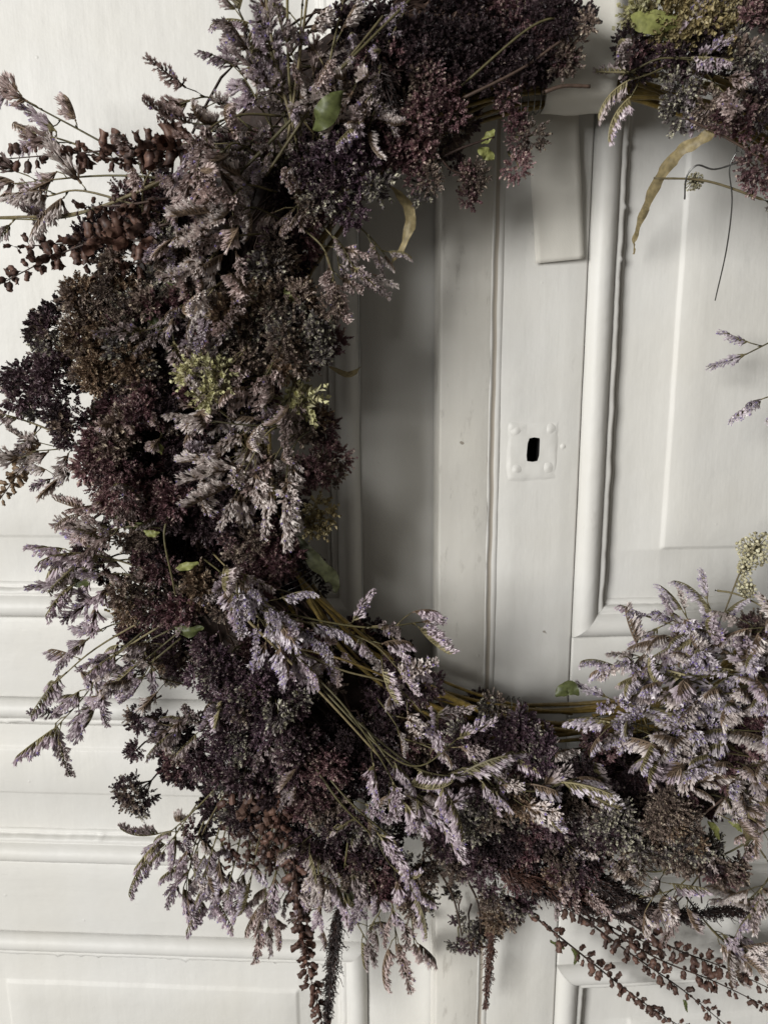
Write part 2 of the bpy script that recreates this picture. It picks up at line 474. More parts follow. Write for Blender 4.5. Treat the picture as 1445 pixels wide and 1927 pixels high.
OREG = {
 'P': (M3((.038, .019, .026), (.088, .050, .061), (.185, .130, .140)), M3((.20, .16, .14), (.30, .25, .22), (.46, .40, .35))),
 'V': (M3((.040, .021, .034), (.095, .054, .075), (.200, .142, .162)), M3((.24, .20, .18), (.35, .30, .27), (.52, .46, .41))),
 'D': (M3((.018, .010, .012), (.038, .023, .026), (.078, .052, .054)), M3((.10, .075, .065), (.17, .13, .11), (.27, .21, .18))),
 'R': (M3((.056, .023, .028), (.120, .058, .065), (.220, .132, .132)), M3((.21, .15, .13), (.33, .245, .21), (.48, .385, .33))),
 'H': (M3((.078, .036, .042), (.165, .088, .094), (.300, .195, .188)), M3((.29, .21, .18), (.43, .33, .28), (.58, .48, .42))),
 'B': (M3((.070, .048, .038), (.148, .107, .088), (.260, .200, .165)), M3((.26, .21, .155), (.39, .32, .24), (.54, .46, .37))),
 'O': (M3((.080, .048, .030), (.160, .104, .068), (.265, .188, .125)), M3((.27, .20, .135), (.38, .295, .20), (.49, .40, .28))),
 'G': (M3((.055, .044, .046), (.122, .102, .100), (.215, .188, .170)), M3((.30, .285, .21), (.43, .405, .31), (.58, .545, .43))),
 'Y': (M3((.20, .17, .095), (.38, .35, .20), (.54, .51, .33)), M3((.36, .34, .17), (.46, .44, .23), (.56, .54, .32))),
 'C': (M3((.14, .105, .050), (.29, .225, .105), (.46, .38, .20)), M3((.33, .27, .12), (.44, .37, .19), (.56, .49, .30))),
 'K': (M3((.20, .175, .105), (.36, .325, .20), (.54, .50, .34)), M3((.40, .37, .23), (.50, .47, .31), (.60, .57, .42))),
}
OMAT = {k: (plant_mat("bract_"+n, a, .5, .10, var=.35, spec=.5), plant_mat("bract_tip_"+n, b_, .55, .15, var=.3))
        for (k, (a, b_)), n in zip(OREG.items(), ("violet_dark", "violet", "black", "plum", "rose", "brown", "rust", "greygreen", "yellowgreen", "ochre", "cream"))}
MIX = {'P': 'PPPPDBG', 'D': 'DDDDDDPR', 'R': 'RRRRDHB', 'H': 'HHHRRB', 'B': 'BBBBGOR', 'O': 'OOOBBR', 'G': 'GGGGPB', 'V': 'VVVVPPG', 'Y': 'Y', 'C': 'C', 'K': 'K'}
POD = plant_mat("seed_pod_brown", M3((.038, .018, .014), (.080, .040, .030), (.150, .085, .062)), .55, .18, var=.5, spec=.4)
POD_T = plant_mat("seed_pod_tan", M3((.13, .08, .045), (.21, .14, .085), (.30, .21, .13)), .5, .18, var=.25)
LEAF = plant_mat("dry_leaf_green", M3((.050, .058, .020), (.085, .098, .034), (.130, .140, .055)), .45, .22, var=.15, fine=.3)
LEAF_Y = plant_mat("dry_leaf_yellow", M3((.17, .18, .06), (.26, .27, .09), (.36, .35, .15)), .5, .25, var=.2, fine=.25)
LEAF_T = plant_mat("dry_leaf_tan", M3((.21, .165, .08), (.30, .24, .125), (.40, .33, .19)), .5, .2, var=.15, fine=.3)
LEAF_D = plant_mat("dry_leaf_dark", M3((.030, .032, .016), (.050, .052, .026), (.075, .075, .04)), .5, .15, var=.2, fine=.3)
WILLOW = plant_mat("willow_bark", M3((.100, .066, .014), (.165, .112, .026), (.230, .165, .050)), .42, var=.25, fine=.3, spec=.5)
PLUME = plant_mat("dark_plume", M3((.012, .008, .008), (.026, .017, .016), (.060, .036, .030)), .55, var=.2)
PLUME_R = plant_mat("rust_plume", M3((.028, .012, .009), (.060, .028, .020), (.115, .060, .045)), .55, var=.2)
m, nt, p, out = new_mat("grey_wire"); p.inputs['Base Color'].default_value = (.20, .20, .19, 1); p.inputs['Metallic'].default_value = 1; p.inputs['Roughness'].default_value = .38
WIRE = m
m, nt, p, out = new_mat("white_cotton_ribbon")
p.inputs['Base Color'].default_value = (.80, .77, .70, 1); p.inputs['Roughness'].default_value = .85
tc = N(nt, 'ShaderNodeTexCoord'); wv = N(nt, 'ShaderNodeTexNoise'); wv.inputs['Scale'].default_value = 900
nt.links.new(tc.outputs['Object'], wv.inputs['Vector'])
bp = N(nt, 'ShaderNodeBump'); bp.inputs['Strength'].default_value = .35; bp.inputs['Distance'].default_value = .0005
nt.links.new(wv.outputs[0], bp.inputs['Height']); nt.links.new(bp.outputs[0], p.inputs['Normal'])
tr = N(nt, 'ShaderNodeBsdfTranslucent'); tr.inputs[0].default_value = (.8, .78, .72, 1)
mx = N(nt, 'ShaderNodeMixShader'); mx.inputs[0].default_value = .3
nt.links.new(p.outputs[0], mx.inputs[1]); nt.links.new(tr.outputs[0], mx.inputs[2]); nt.links.new(mx.outputs[0], out.inputs[0])
RIBBON = m

# ------------------------------------------------------------------ flower library (shared meshes)
def floret(mb, pos, d, side, L, rg, openness=1.0, dots=0.2):
    d, s, u = frame(d, side); r0 = rg.random()
    def ring(t, r, n, ph=0.0, bend=0.0):
        return [pos + d*(t*L) + s*(math.cos(ph+2*math.pi*k/n)*r*L) + u*(math.sin(ph+2*math.pi*k/n)*r*L) for k in range(n)]
    # bract scales, brown-green, the outer one standing a little off
    a, b_, c = ring(0, .035, 4), ring(.26, .085, 4, .2), ring(.54, .06, 4, .4)
    fs = [(k, (k+1) % 4, 4+(k+1) % 4, 4+k) for k in range(4)] + [(4+k, 4+(k+1) % 4, 8+(k+1) % 4, 8+k) for k in range(4)]
    mb.add(a+b_+c, fs, 0, r0)
    w = s if rg.random() < .5 else -s
    q = pos + d*(.12*L) + w*(.07*L)
    mb.add([q - u*(.06*L), q + u*(.06*L), pos + d*((.55+.2*rg.random())*L) + w*(.16*L)], [(0, 1, 2)], 0, min(1, r0+.3))
    # papery crown with five ragged teeth
    n = 5; op = openness; ph0 = rg.uniform(0, 1.2)
    lo = ring(.40, .050, n, ph0); mid = ring(.72, .05+.055*op, n, ph0+.1)
    rim = []
    for k in range(2*n):
        a_ = ph0+.1+math.pi*k/n
        tooth = k % 2 == 0
        t = (1.04 if tooth else .84) + rg.uniform(-.08, .08); r = (.07+.13*op if tooth else .06+.085*op)*rg.uniform(.65, 1.35)
        rim.append(pos + d*(t*L) + s*(math.cos(a_)*r*L) + u*(math.sin(a_)*r*L))
    fs = [(k, (k+1) % n, n+(k+1) % n, n+k) for k in range(n)]
    o = 2*n
    for k in range(n):
        k2 = (k+1) % n
        fs += [(n+k, o+2*k+1, o+2*k), (n+k, n+k2, o+2*k+1), (n+k2, o+(2*k+2) % (2*n), o+2*k+1)]
    tone = min(1, max(0, r0*.6+rg.random()*.4))
    mb.add(lo+mid+rim, fs[:n], 1, tone*.55); mb.add(lo+mid+rim, fs[n:], 1, tone)
    if rg.random() < dots:      # withered violet corolla
        e = pos + d*(.95*L)
        mb.add([e+s*(.09*L), e+u*(.09*L), e-s*(.09*L), e-u*(.09*L), e+d*(.14*L)], [(0, 1, 4), (1, 2, 4), (2, 3, 4), (3, 0, 4)], 2, rg.random())

def spike_mesh(seed, petal, n=11, L=0.030, curl=0.9, bract=0, fl=.0118, wide=.75, dots=.2):
    mb = MB(); rg = random.Random(seed)
    pos = Vector((0, 0, 0)); pts = [pos.copy()]; ang = -0.15*curl
    step = L/n
    for i in range(n):
        t = (i+.6)/n
        ang += curl/n*(0.5+t)
        d = Vector((math.cos(ang), 0, -math.sin(ang)))
        pos = pos + d*step; pts.append(pos.copy())
        nrm = Vector((-math.sin(ang), 0, -math.cos(ang)))
        for s in (-1, 1, rg.choice((-.35, .35))):
            spread = rg.uniform(.10, wide)*s
            fw = rg.uniform(.35, .85) + .75*t*t
            dirv = d*fw + nrm*rg.uniform(.75, 1.1) + Vector((0, 1, 0))*spread
            ln = fl*(1-.35*t*t)*rg.uniform(.72, 1.2)
            floret(mb, pos + Vector((0, .0004*s, 0)), dirv, nrm, ln, rg, rg.uniform(.5, 1.2)*(1-.3*t), dots)
    tube(mb, pts, [0.0008*(1-.5*i/n) for i in range(len(pts))], 4, 0, .6)
    return mb.mesh("flower_spike", [BRACT_B if bract else BRACT, PETAL[petal], COROLLA])
SPIKES = {}
for kx, k in enumerate('lwkbg'):
    SPIKES[k] = [spike_mesh(50*kx+i, k, n=(10, 14, 8, 14, 11, 9, 12)[i], L=(.026, .036, .018, .034, .030, .022, .028)[i], curl=(.3, .6, .35, .95, .1, .7, .45)[i],
                            bract=(k in 'wk') or i % 3 == 2, fl=(.0100, .0106, .0110, .0096, .0102, .0108, .0098)[i], wide=(.7, .9, 1.0, .7, .8, 1.0, .6)[i],
                            dots={'l': .22, 'w': .10, 'k': .04, 'b': .38, 'g': .08}[k]) for i in range(7)]

def bract(mb, pos, axis, az_dir, L, w, open_, mat, rnd):
    d = (axis*math.cos(open_) + az_dir*math.sin(open_)).normalized()
    s = d.cross(axis)
    s = s.normalized() if s.length > 1e-5 else frame(d)[1]
    nrm = s.cross(d)
    tip = pos + d*L; mid = pos + d*(L*.5)
    # a boat-shaped scale: two facets folded along the rib
    mb.add([pos, mid + s*(w/2) - nrm*(w*.18)*-1, tip, mid - s*(w/2) + nrm*(w*.18), mid - nrm*(w*.12)], 
           [(0, 1, 4), (1, 2, 4), (2, 3, 4), (3, 0, 4)], mat, rnd)

def head_mesh(seed, key, R=0.012, K=26, bl=0.0034, bw=0.0022, pairs=5, tips=.10, spread=1.75, sl=.62):
    """round head of scaly spikelets"""
    mb = MB(); rg = random.Random(seed); g = math.pi*(3-math.sqrt(5))
    for i in range(K):
        z = 1 - (1-math.cos(spread))*(i+.5)/K; r = math.sqrt(max(0, 1-z*z)); a = g*i+rg.uniform(-.3, .3)
        d = Vector((r*math.cos(a)+rg.gauss(0, .12), r*math.sin(a)+rg.gauss(0, .12), z+rg.gauss(0, .12))).normalized()
        ln = R*sl*rg.uniform(.5, 1.45); base = d*(R*(1-sl))
        d2 = (d + Vector((rg.gauss(0, .25), rg.gauss(0, .25), rg.gauss(0, .25)))).normalized()
        _, s, u = frame(d2); tone = rg.random()
        for q in range(pairs):
            t = q/max(1, pairs-1)
            for h in (0, 1):
                az = q*math.pi/2 + h*math.pi + rg.uniform(-.3, .3)
                azd = s*math.cos(az)+u*math.sin(az)
                L = bl*(1.0-.35*t)*rg.uniform(.8, 1.25)
                is_tip = rg.random() < tips*(1.8 if t > .6 else .4)
                bract(mb, base+d2*(ln*t*.85), d2, azd, L, bw*rg.uniform(.75, 1.2), .75-.45*t+rg.uniform(-.12, .25), 1 if is_tip else 0,
                      min(1, max(0, tone*.55+rg.random()*.45)))
    return mb.mesh("flower_head", list(OMAT[key]))
HEADS = {}
for kx, k in enumerate('PDRBOGHV'):
    HEADS[k] = [head_mesh(900+10*kx+i, k, R=(.0135, .0120, .0150, .0130)[i], K=(36, 22, 42, 20)[i], bl=(.0031, .0046, .0036, .0054)[i], bw=(.0022, .0029, .0025, .0032)[i], pairs=5, spread=1.8, sl=(.50, .62, .46, .58)[i],
                          tips={'P': .07, 'D': .02, 'R': .09, 'B': .16, 'O': .14, 'G': .30, 'H': .16, 'V': .10}[k]) for i in range(4)]
HEADS['Y'] = [head_mesh(980+i, 'Y', R=.019, K=15, bl=.0078, bw=.0046, pairs=4, tips=.35, spread=1.45, sl=.72) for i in range(3)]
HEADS['C'] = [head_mesh(990+i, 'C', R=.015, K=24, bl=.0052, bw=.0040, pairs=3, tips=.3, spread=1.6, sl=.5) for i in range(3)]

def ball_head(seed):
    mb = MB(); rg = random.Random(seed); g = math.pi*(3-math.sqrt(5)); K = 46; R = .0115
    for i in range(K):
        z = 1 - 1.15*(i+.5)/K; r = math.sqrt(max(0, 1-z*z)); a = g*i
        d = Vector((r*math.cos(a), r*math.sin(a), z*.8+rg.gauss(0, .1)))
        c = d*R*rg.uniform(.85, 1.1); rr = .0013*rg.uniform(.6, 1.4)
        _, s, u = frame(d); d = d.normalized()
        vs = [c - d*rr*1.4]; fs = []
        for lev, (hh, q) in enumerate(((-.3, 1.0), (.5, .95))):
            for k in range(6):
                a2 = math.pi*k/3 + lev*.4; vs.append(c + d*(rr*hh) + (s*math.cos(a2)+u*math.sin(a2))*(rr*q*rg.uniform(.8, 1.15)))
        vs.append(c + d*rr*.7)
        for k in range(6):
            k2 = (k+1) % 6
            fs += [(0, 1+k2, 1+k), (1+k, 1+k2, 7+k2, 7+k), (7+k, 7+k2, 13)]
        mb.add(vs, fs, 1 if rg.random() < .3 else 0, rg.random())
        tube(mb, [(0, 0, -R*.6), c - d*rr], [.0004, .0003], 3, 0, .2, False)
    return mb.mesh("flower_head", list(OMAT['K']))
HEADS['K'] = [ball_head(700+i) for i in range(3)]

def pod_mesh(seed, mat):
    """dry two-lipped calyx, open end outward along +x"""
    mb = MB(); rg = random.Random(seed); n = 8; vs = []
    prof = [(-.0012, .0003), (.0, .0006), (.0010, .0021), (.0026, .0029), (.0044, .0027), (.0058, .0023)]
    for x, r in prof:
        for k in range(n):
            a = 2*math.pi*k/n; vs.append(Vector((x, math.cos(a)*r*1.05, math.sin(a)*r*(.82))))
    for k in range(n):
        a = 2*math.pi*k/n; lip = .0022 if (k in (1, 2, 3)) else (.0016 if k in (5, 7) else .0006)
        vs.append(Vector((.0068+lip*rg.uniform(.6, 1.3), math.cos(a)*.0030*rg.uniform(.8, 1.2), math.sin(a)*.0028)))
    fs = [(i*n+k, i*n+(k+1) % n, (i+1)*n+(k+1) % n, (i+1)*n+k) for i in range(len(prof)) for k in range(n)]
    for f in fs: mb.f.append(f); mb.m.append(0); mb.r.append(rg.random())
    for v in vs: v *= rg.uniform(.96, 1.05)
    mb.v = vs
    return mb.mesh("seed_pod", [mat], True)
PODS = [pod_mesh(i, POD) for i in range(4)]; PODS_T = [pod_mesh(10+i, POD_T) for i in range(3)]

# ------------------------------------------------------------------ the wreath
RC = Vector((0.117, -0.045, -0.020)); RR = 0.285    # centre and radius of the willow ring
wreath = empty("flower_wreath", RC)
tag(wreath, "round willow wreath of dried lavender statice, dark purple oregano and brown seed pods", "wreath")
def ring_pt(a, r=RR, y=-0.045): return Vector((RC.x+math.cos(a)*r, y, RC.z+math.sin(a)*r))
def core_of(p):
    a = math.atan2(p.z-RC.z, p.x-RC.x); return ring_pt(a, RR+.015, -0.035)
TO_W = Matrix.Translation(-RC)

def part(name, base): return empty(name, Vector(base)-RC, wreath)
def basis(x, z, pos, sc=1.0):
    x = x.normalized(); z = z - x*z.dot(x)
    if z.length < 1e-4: z = frame(x)[2]
    z.normalize(); y = z.cross(x)
    return Matrix(((x.x*sc, y.x*sc, z.x*sc, pos.x), (x.y*sc, y.y*sc, z.y*sc, pos.y), (x.z*sc, y.z*sc, z.z*sc, pos.z), (0, 0, 0, 1)))

def statice(pts, n, key, sl=1.0, seed=0, face=None):
    """branching sprig: stem along pts, n flower spikes on its outer part"""
    rg = random.Random(seed*7+3)
    P = [Vector(p)/1000 for p in pts]
    if len(P) == 2:
        mid = P[0].lerp(P[1], .5); ln0 = (P[1]-P[0]).length
        P.insert(1, mid + Vector((rg.gauss(0, .05), rg.gauss(0, .04), rg.gauss(0, .05)+.03))*ln0)
    poly = spline(P, 6); base = poly[0].copy()
    root = part("statice_sprig", base)
    loc = [q-base for q in poly]; ln = sum((loc[i+1]-loc[i]).length for i in range(len(loc)-1))
    mb = MB(); rs = .0011 if ln > .09 else .0009
    tube(mb, loc, [rs*(1-.5*i/len(loc)) for i in range(len(loc))], 5, 0, rg.random())
    fc = Vector(face) if face else Vector((rg.gauss(0, .4), -.95+rg.gauss(0, .3), -.5+rg.gauss(0, .35)))
    ends = []
    if n: ends.append((loc[-1], along(loc, .97)[1], None))
    ph = rg.uniform(0, 6)
    for k in range(n-1):
        t = 1 - (.04 + .62*min(1, .05/ln*2.2)*(k+.3)/max(1, n-1)) - rg.uniform(0, .03)
        q, d = along(loc, t)
        _, s, u = frame(d); a = ph + 2.4*k
        out = s*math.cos(a)+u*math.sin(a)
        bl = rg.uniform(.006, .019)*(.6+.4*sl)
        d1 = (d*.9+out*rg.uniform(.5, 1.0)).normalized(); d2 = (d1 + d*.25 + out*rg.uniform(-.2, .5) + fc*.12).normalized()
        m1 = q + d1*bl*.5; e = m1 + d2*bl*.5
        tube(mb, [q, m1, e], [rs*.62, rs*.52, rs*.42], 4, 0, rg.random())
        # a small dry scale where the branch leaves the stem
        bract(mb, q, d, out, .005, .0022, .5, 0, rg.random())
        ends.append((e, d2, out))
    link("stem", mb.mesh("stem", [STEM], True), root)
    for e, d, out in ends:
        f2 = fc + Vector((rg.gauss(0, .6), rg.gauss(0, .5), rg.gauss(0, .5)))
        d = (d + Vector((rg.gauss(0, .25), rg.gauss(0, .25), rg.gauss(0, .25)))).normalized()
        lib = SPIKES[key if rg.random() < .82 else rg.choice('lwg')]
        link("flower_spike", rg.choice(lib), root, basis(d, -f2, e, sl*rg.uniform(.72, 1.2)))
    return root

def oregano(c, R, key, seed=0, n=None, nrm=None, tall=1.0):
    """corymb of scaly heads; c = middle of its crown, R = crown radius (mm)"""
    rg = random.Random(seed*13+5)
    c = Vector(c)/1000; R = R/1000
    core = core_of(c)
    nv = Vector(nrm) if nrm else (c-core).normalized()*.8 + Vector((-.05, -.65, .12))
    nv.normalize()
    base = c - nv*max(.03, R*1.5)
    root = part("oregano_sprig", base)
    n = n or max(2, min(20, int((R/.0140)**2*2.9)))
    hk = min(1.0, .6+R/.05)
    _, s, u = frame(nv); g = math.pi*(3-math.sqrt(5))
    mb = MB(); fork = (c - nv*R*.9)-base
    tube(mb, [Vector((0, 0, 0)), fork*.5 + s*.002, fork], [.0011, .001, .0009], 5, 0, .4)
    hs = []
    for i in range(n):
        rr = math.sqrt((i+.35)/n)*R*.92; a = g*i+rg.uniform(-.35, .35)
        h = math.sqrt(max(0, 1-(rr/R/1.12)**2))*R*.75*tall
        q = (c-base) + s*(math.cos(a)*rr) + u*(math.sin(a)*rr) + nv*(h-R*.5+rg.gauss(0, .006))
        d = (q-fork).normalized()
        e = q - d*.006
        tube(mb, [fork, fork.lerp(e, .55)+nv*.002, e], [.0008, .0006, .0005], 4, 0, rg.random())
        hs.append((q, d))
    link("stem", mb.mesh("stem", [STEM_R if key in 'PDRBO' else STEM], True), root)
    for q, d in hs:
        d = (d + Vector((rg.gauss(0, .2), rg.gauss(0, .2), rg.gauss(0, .2)))).normalized()
        x = frame(d)[1]; a = rg.uniform(0, 6.28); x = Quaternion(d, a) @ x
        z = d
        link("flower_head", rg.choice(HEADS[rg.choice(MIX[key])]), root, basis(x, z, q - d*.008, rg.uniform(.62, 1.2)*hk))
    return root

def pod_stem(pts, gap=5.0, key='r', seed=0, sc=1.0, single=True, bare=.12, per=2):
    rg = random.Random(seed*17+1)
    poly = spline([Vector(p)/1000 for p in pts], 8); base = poly[0].copy(); loc = [q-base for q in poly]
    ln = sum((loc[i+1]-loc[i]).length for i in range(len(loc)-1))
    root = part("seed_pod_stem", base); mb = MB()
    tube(mb, loc, [.0012-.0008*i/len(loc) for i in range(len(loc))], 5, 0, .5)
    n = int(ln*1000*(1-bare)/gap); pods = []
    for i in range(n):
        t = min(1, bare+(1-bare)*(i+.5+rg.gauss(0, .45))/n); q, d = along(loc, t)
        _, s, u = frame(d); a0 = i*1.57+rg.uniform(-.4, .4)
        for h in range(per):
            if rg.random() < .14: continue
            a = a0+h*2*math.pi/per+rg.uniform(-.3, .3); out = s*math.cos(a)+u*math.sin(a)
            dd = (out*rg.uniform(.7, 1.1)+d*rg.uniform(-.1, .6)+Vector((0, 0, -.35))).normalized()
            e = q + (out*.7+d*.5).normalized()*rg.uniform(.0022, .0042)
            tube(mb, [q, e], [.0003, .0003], 3, 0, .5, False)
            pods.append((e, dd, (1.12-.5*t*t)*rg.uniform(.55, 1.2)*sc))
    link("stem", mb.mesh("stem", [STEM_R], True), root)
    lib = PODS if key == 'r' else PODS_T
    if single:
        for e, dd, k in pods:
            link("seed_pod", rg.choice(lib), root, basis(dd, Vector((rg.gauss(0, 1), rg.gauss(0, 1), rg.gauss(0, 1))), e, k))
    else:
        mb = MB()
        for e, dd, k in pods:
            me = rg.choice(lib); M_ = basis(dd, Vector((rg.gauss(0, 1), rg.gauss(0, 1), rg.gauss(0, 1))), e, k)
            mb.add([M_ @ v.co for v in me.vertices], [tuple(f.vertices) for f in me.polygons], 0, rg.random())
        tag(link("seed_pods", mb.mesh("seed_pods", [lib[0].materials[0]]), root), kind="stuff")
    return root

def leaf(pts, w, mat, seed=0, twist=0.0, name="leaf", label=None, facing=(0, -1, .2), serrate=0.0, skew=1.0):
    rg = random.Random(seed); poly = spline([Vector(p)/1000 for p in pts], 8); base = poly[0].copy()
    mb = MB(); n = len(poly); w /= 1000; vs = []; fs = []
    for i, q in enumerate(poly):
        t = i/(n-1); d = (poly[min(i+1, n-1)]-poly[max(i-1, 0)]).normalized()
        f = Vector(facing).normalized(); s = d.cross(f).normalized(); nrm = s.cross(d)
        s = Quaternion(d, twist*t) @ s; nrm = Quaternion(d, twist*t) @ nrm
        ww = w/2*(math.sin(math.pi*min(1, (t**skew)*.96+.03))**.75)*(1+serrate*((i % 2)*2-1))
        for k, (a, h) in enumerate(((-1, .18), (-.5, .02), (0, -.10), (.5, .02), (1, .18))):
            vs.append(q-base + s*(a*ww) - nrm*(h*ww*1.3+rg.gauss(0, .00035)+(.0016*math.sin(i*.9+k*2+seed)*(abs(a) == 1))))
    for i in range(n-1):
        for k in range(4): fs.append((i*5+k, i*5+k+1, (i+1)*5+k+1, (i+1)*5+k))
    for k, f in enumerate(fs): mb.f.append(f); mb.m.append(0); mb.r.append(.35+.3*rg.random()*(1 if k % 4 in (0, 3) else .6))
    mb.v = vs
    o = link(name, mb.mesh(name, [mat], True), wreath); o.location = base-RC
    if label: o['label'] = label
    return o

def plume(pts, w, mat, seed=0, dens=1.0, name="seed_plume", label=None):
    """tail of fine curling threads round a stem"""
    rg = random.Random(seed); poly = spline([Vector(p)/1000 for p in pts], 8); base = poly[0].copy(); loc = [q-base for q in poly]
    ln = sum((loc[i+1]-loc[i]).length for i in range(len(loc)-1)); w /= 1000
    mb = MB(); tube(mb, loc, [.0010-.0006*i/len(loc) for i in range(len(loc))], 4, 0, .4)
    for i in range(int(ln*1000*3.2*dens)):
        t = .03+.97*rg.random(); q, d = along(loc, t); _, s, u = frame(d)
        a = rg.uniform(0, 6.28); out = s*math.cos(a)+u*math.sin(a)
        k = w*(math.sin(math.pi*min(1, .15+t*.8))**.6)*rg.uniform(.5, 1.1)
        p1 = q+(out*.7+d*.4)*k*.5; p2 = p1+(out*.5+d*.7+Vector((rg.gauss(0, .5), rg.gauss(0, .5), rg.gauss(0, .5))))*k*.4
        p3 = p2+(d*.6+Vector((rg.gauss(0, .7), rg.gauss(0, .7), rg.gauss(0, .7)-.2)))*k*.35
        tube(mb, [q, p1, p2, p3], [.0004, .00045, .0005, .0003], 3, 0, rg.random(), False)
        if rg.random() < .6: bract(mb, p3, d, out, .0032, .0016, .6, 0, rg.random())
    o = link(name, mb.mesh(name, [mat]), wreath); o.location = base-RC
    if label: o['label'] = label
    return o

def twig(pts, r0, r1, mat, name="bare_stem", seed=0, per=8, label=None):
    poly = spline([Vector(p)/1000 for p in pts], per); base = poly[0].copy()
    rg = random.Random(seed); mb = MB(); n = len(poly)
    tube(mb, [q-base for q in poly], [(r0+(r1-r0)*i/n)/1000*rg.uniform(.92, 1.08) for i in range(n)], 6, 0, rg.random())
    o = link(name, mb.mesh(name, [mat], True), wreath); o.location = base-RC
    if label: o['label'] = label
    return o

# willow ring: long rods wound round each other
rg = random.Random(3)
for k in range(13):
    ph = rg.uniform(0, 6.28); tw = rg.choice((-1, 1))*rg.uniform(1.5, 3.2); rad = rg.uniform(.007, .020); a0 = rg.uniform(0, 6.28); span = rg.uniform(5.0, 6.9)
    pts = []
    for i in range(37):
        a = a0+span*i/36; q = ph+tw*a
        pts.append(ring_pt(a, RR+math.cos(q)*rad+.001*rg.gauss(0, 1), -.042-math.sin(q)*rad*.9)*1000)
    twig(pts, rg.uniform(2.2, 3.2), rg.uniform(1.2, 1.8), WILLOW, "willow_rod", k, per=3)
for k in range(9):
    a = 1.0+k*.68+rg.uniform(-.2, .2); pts = []
    for i in range(25):
        q = i*.9; pts.append(ring_pt(a+i*.0028, RR+math.cos(q)*.0235, -.042-math.sin(q)*.0225)*1000)
    twig(pts, .45, .45, WIRE, "binding_wire", k, per=3)

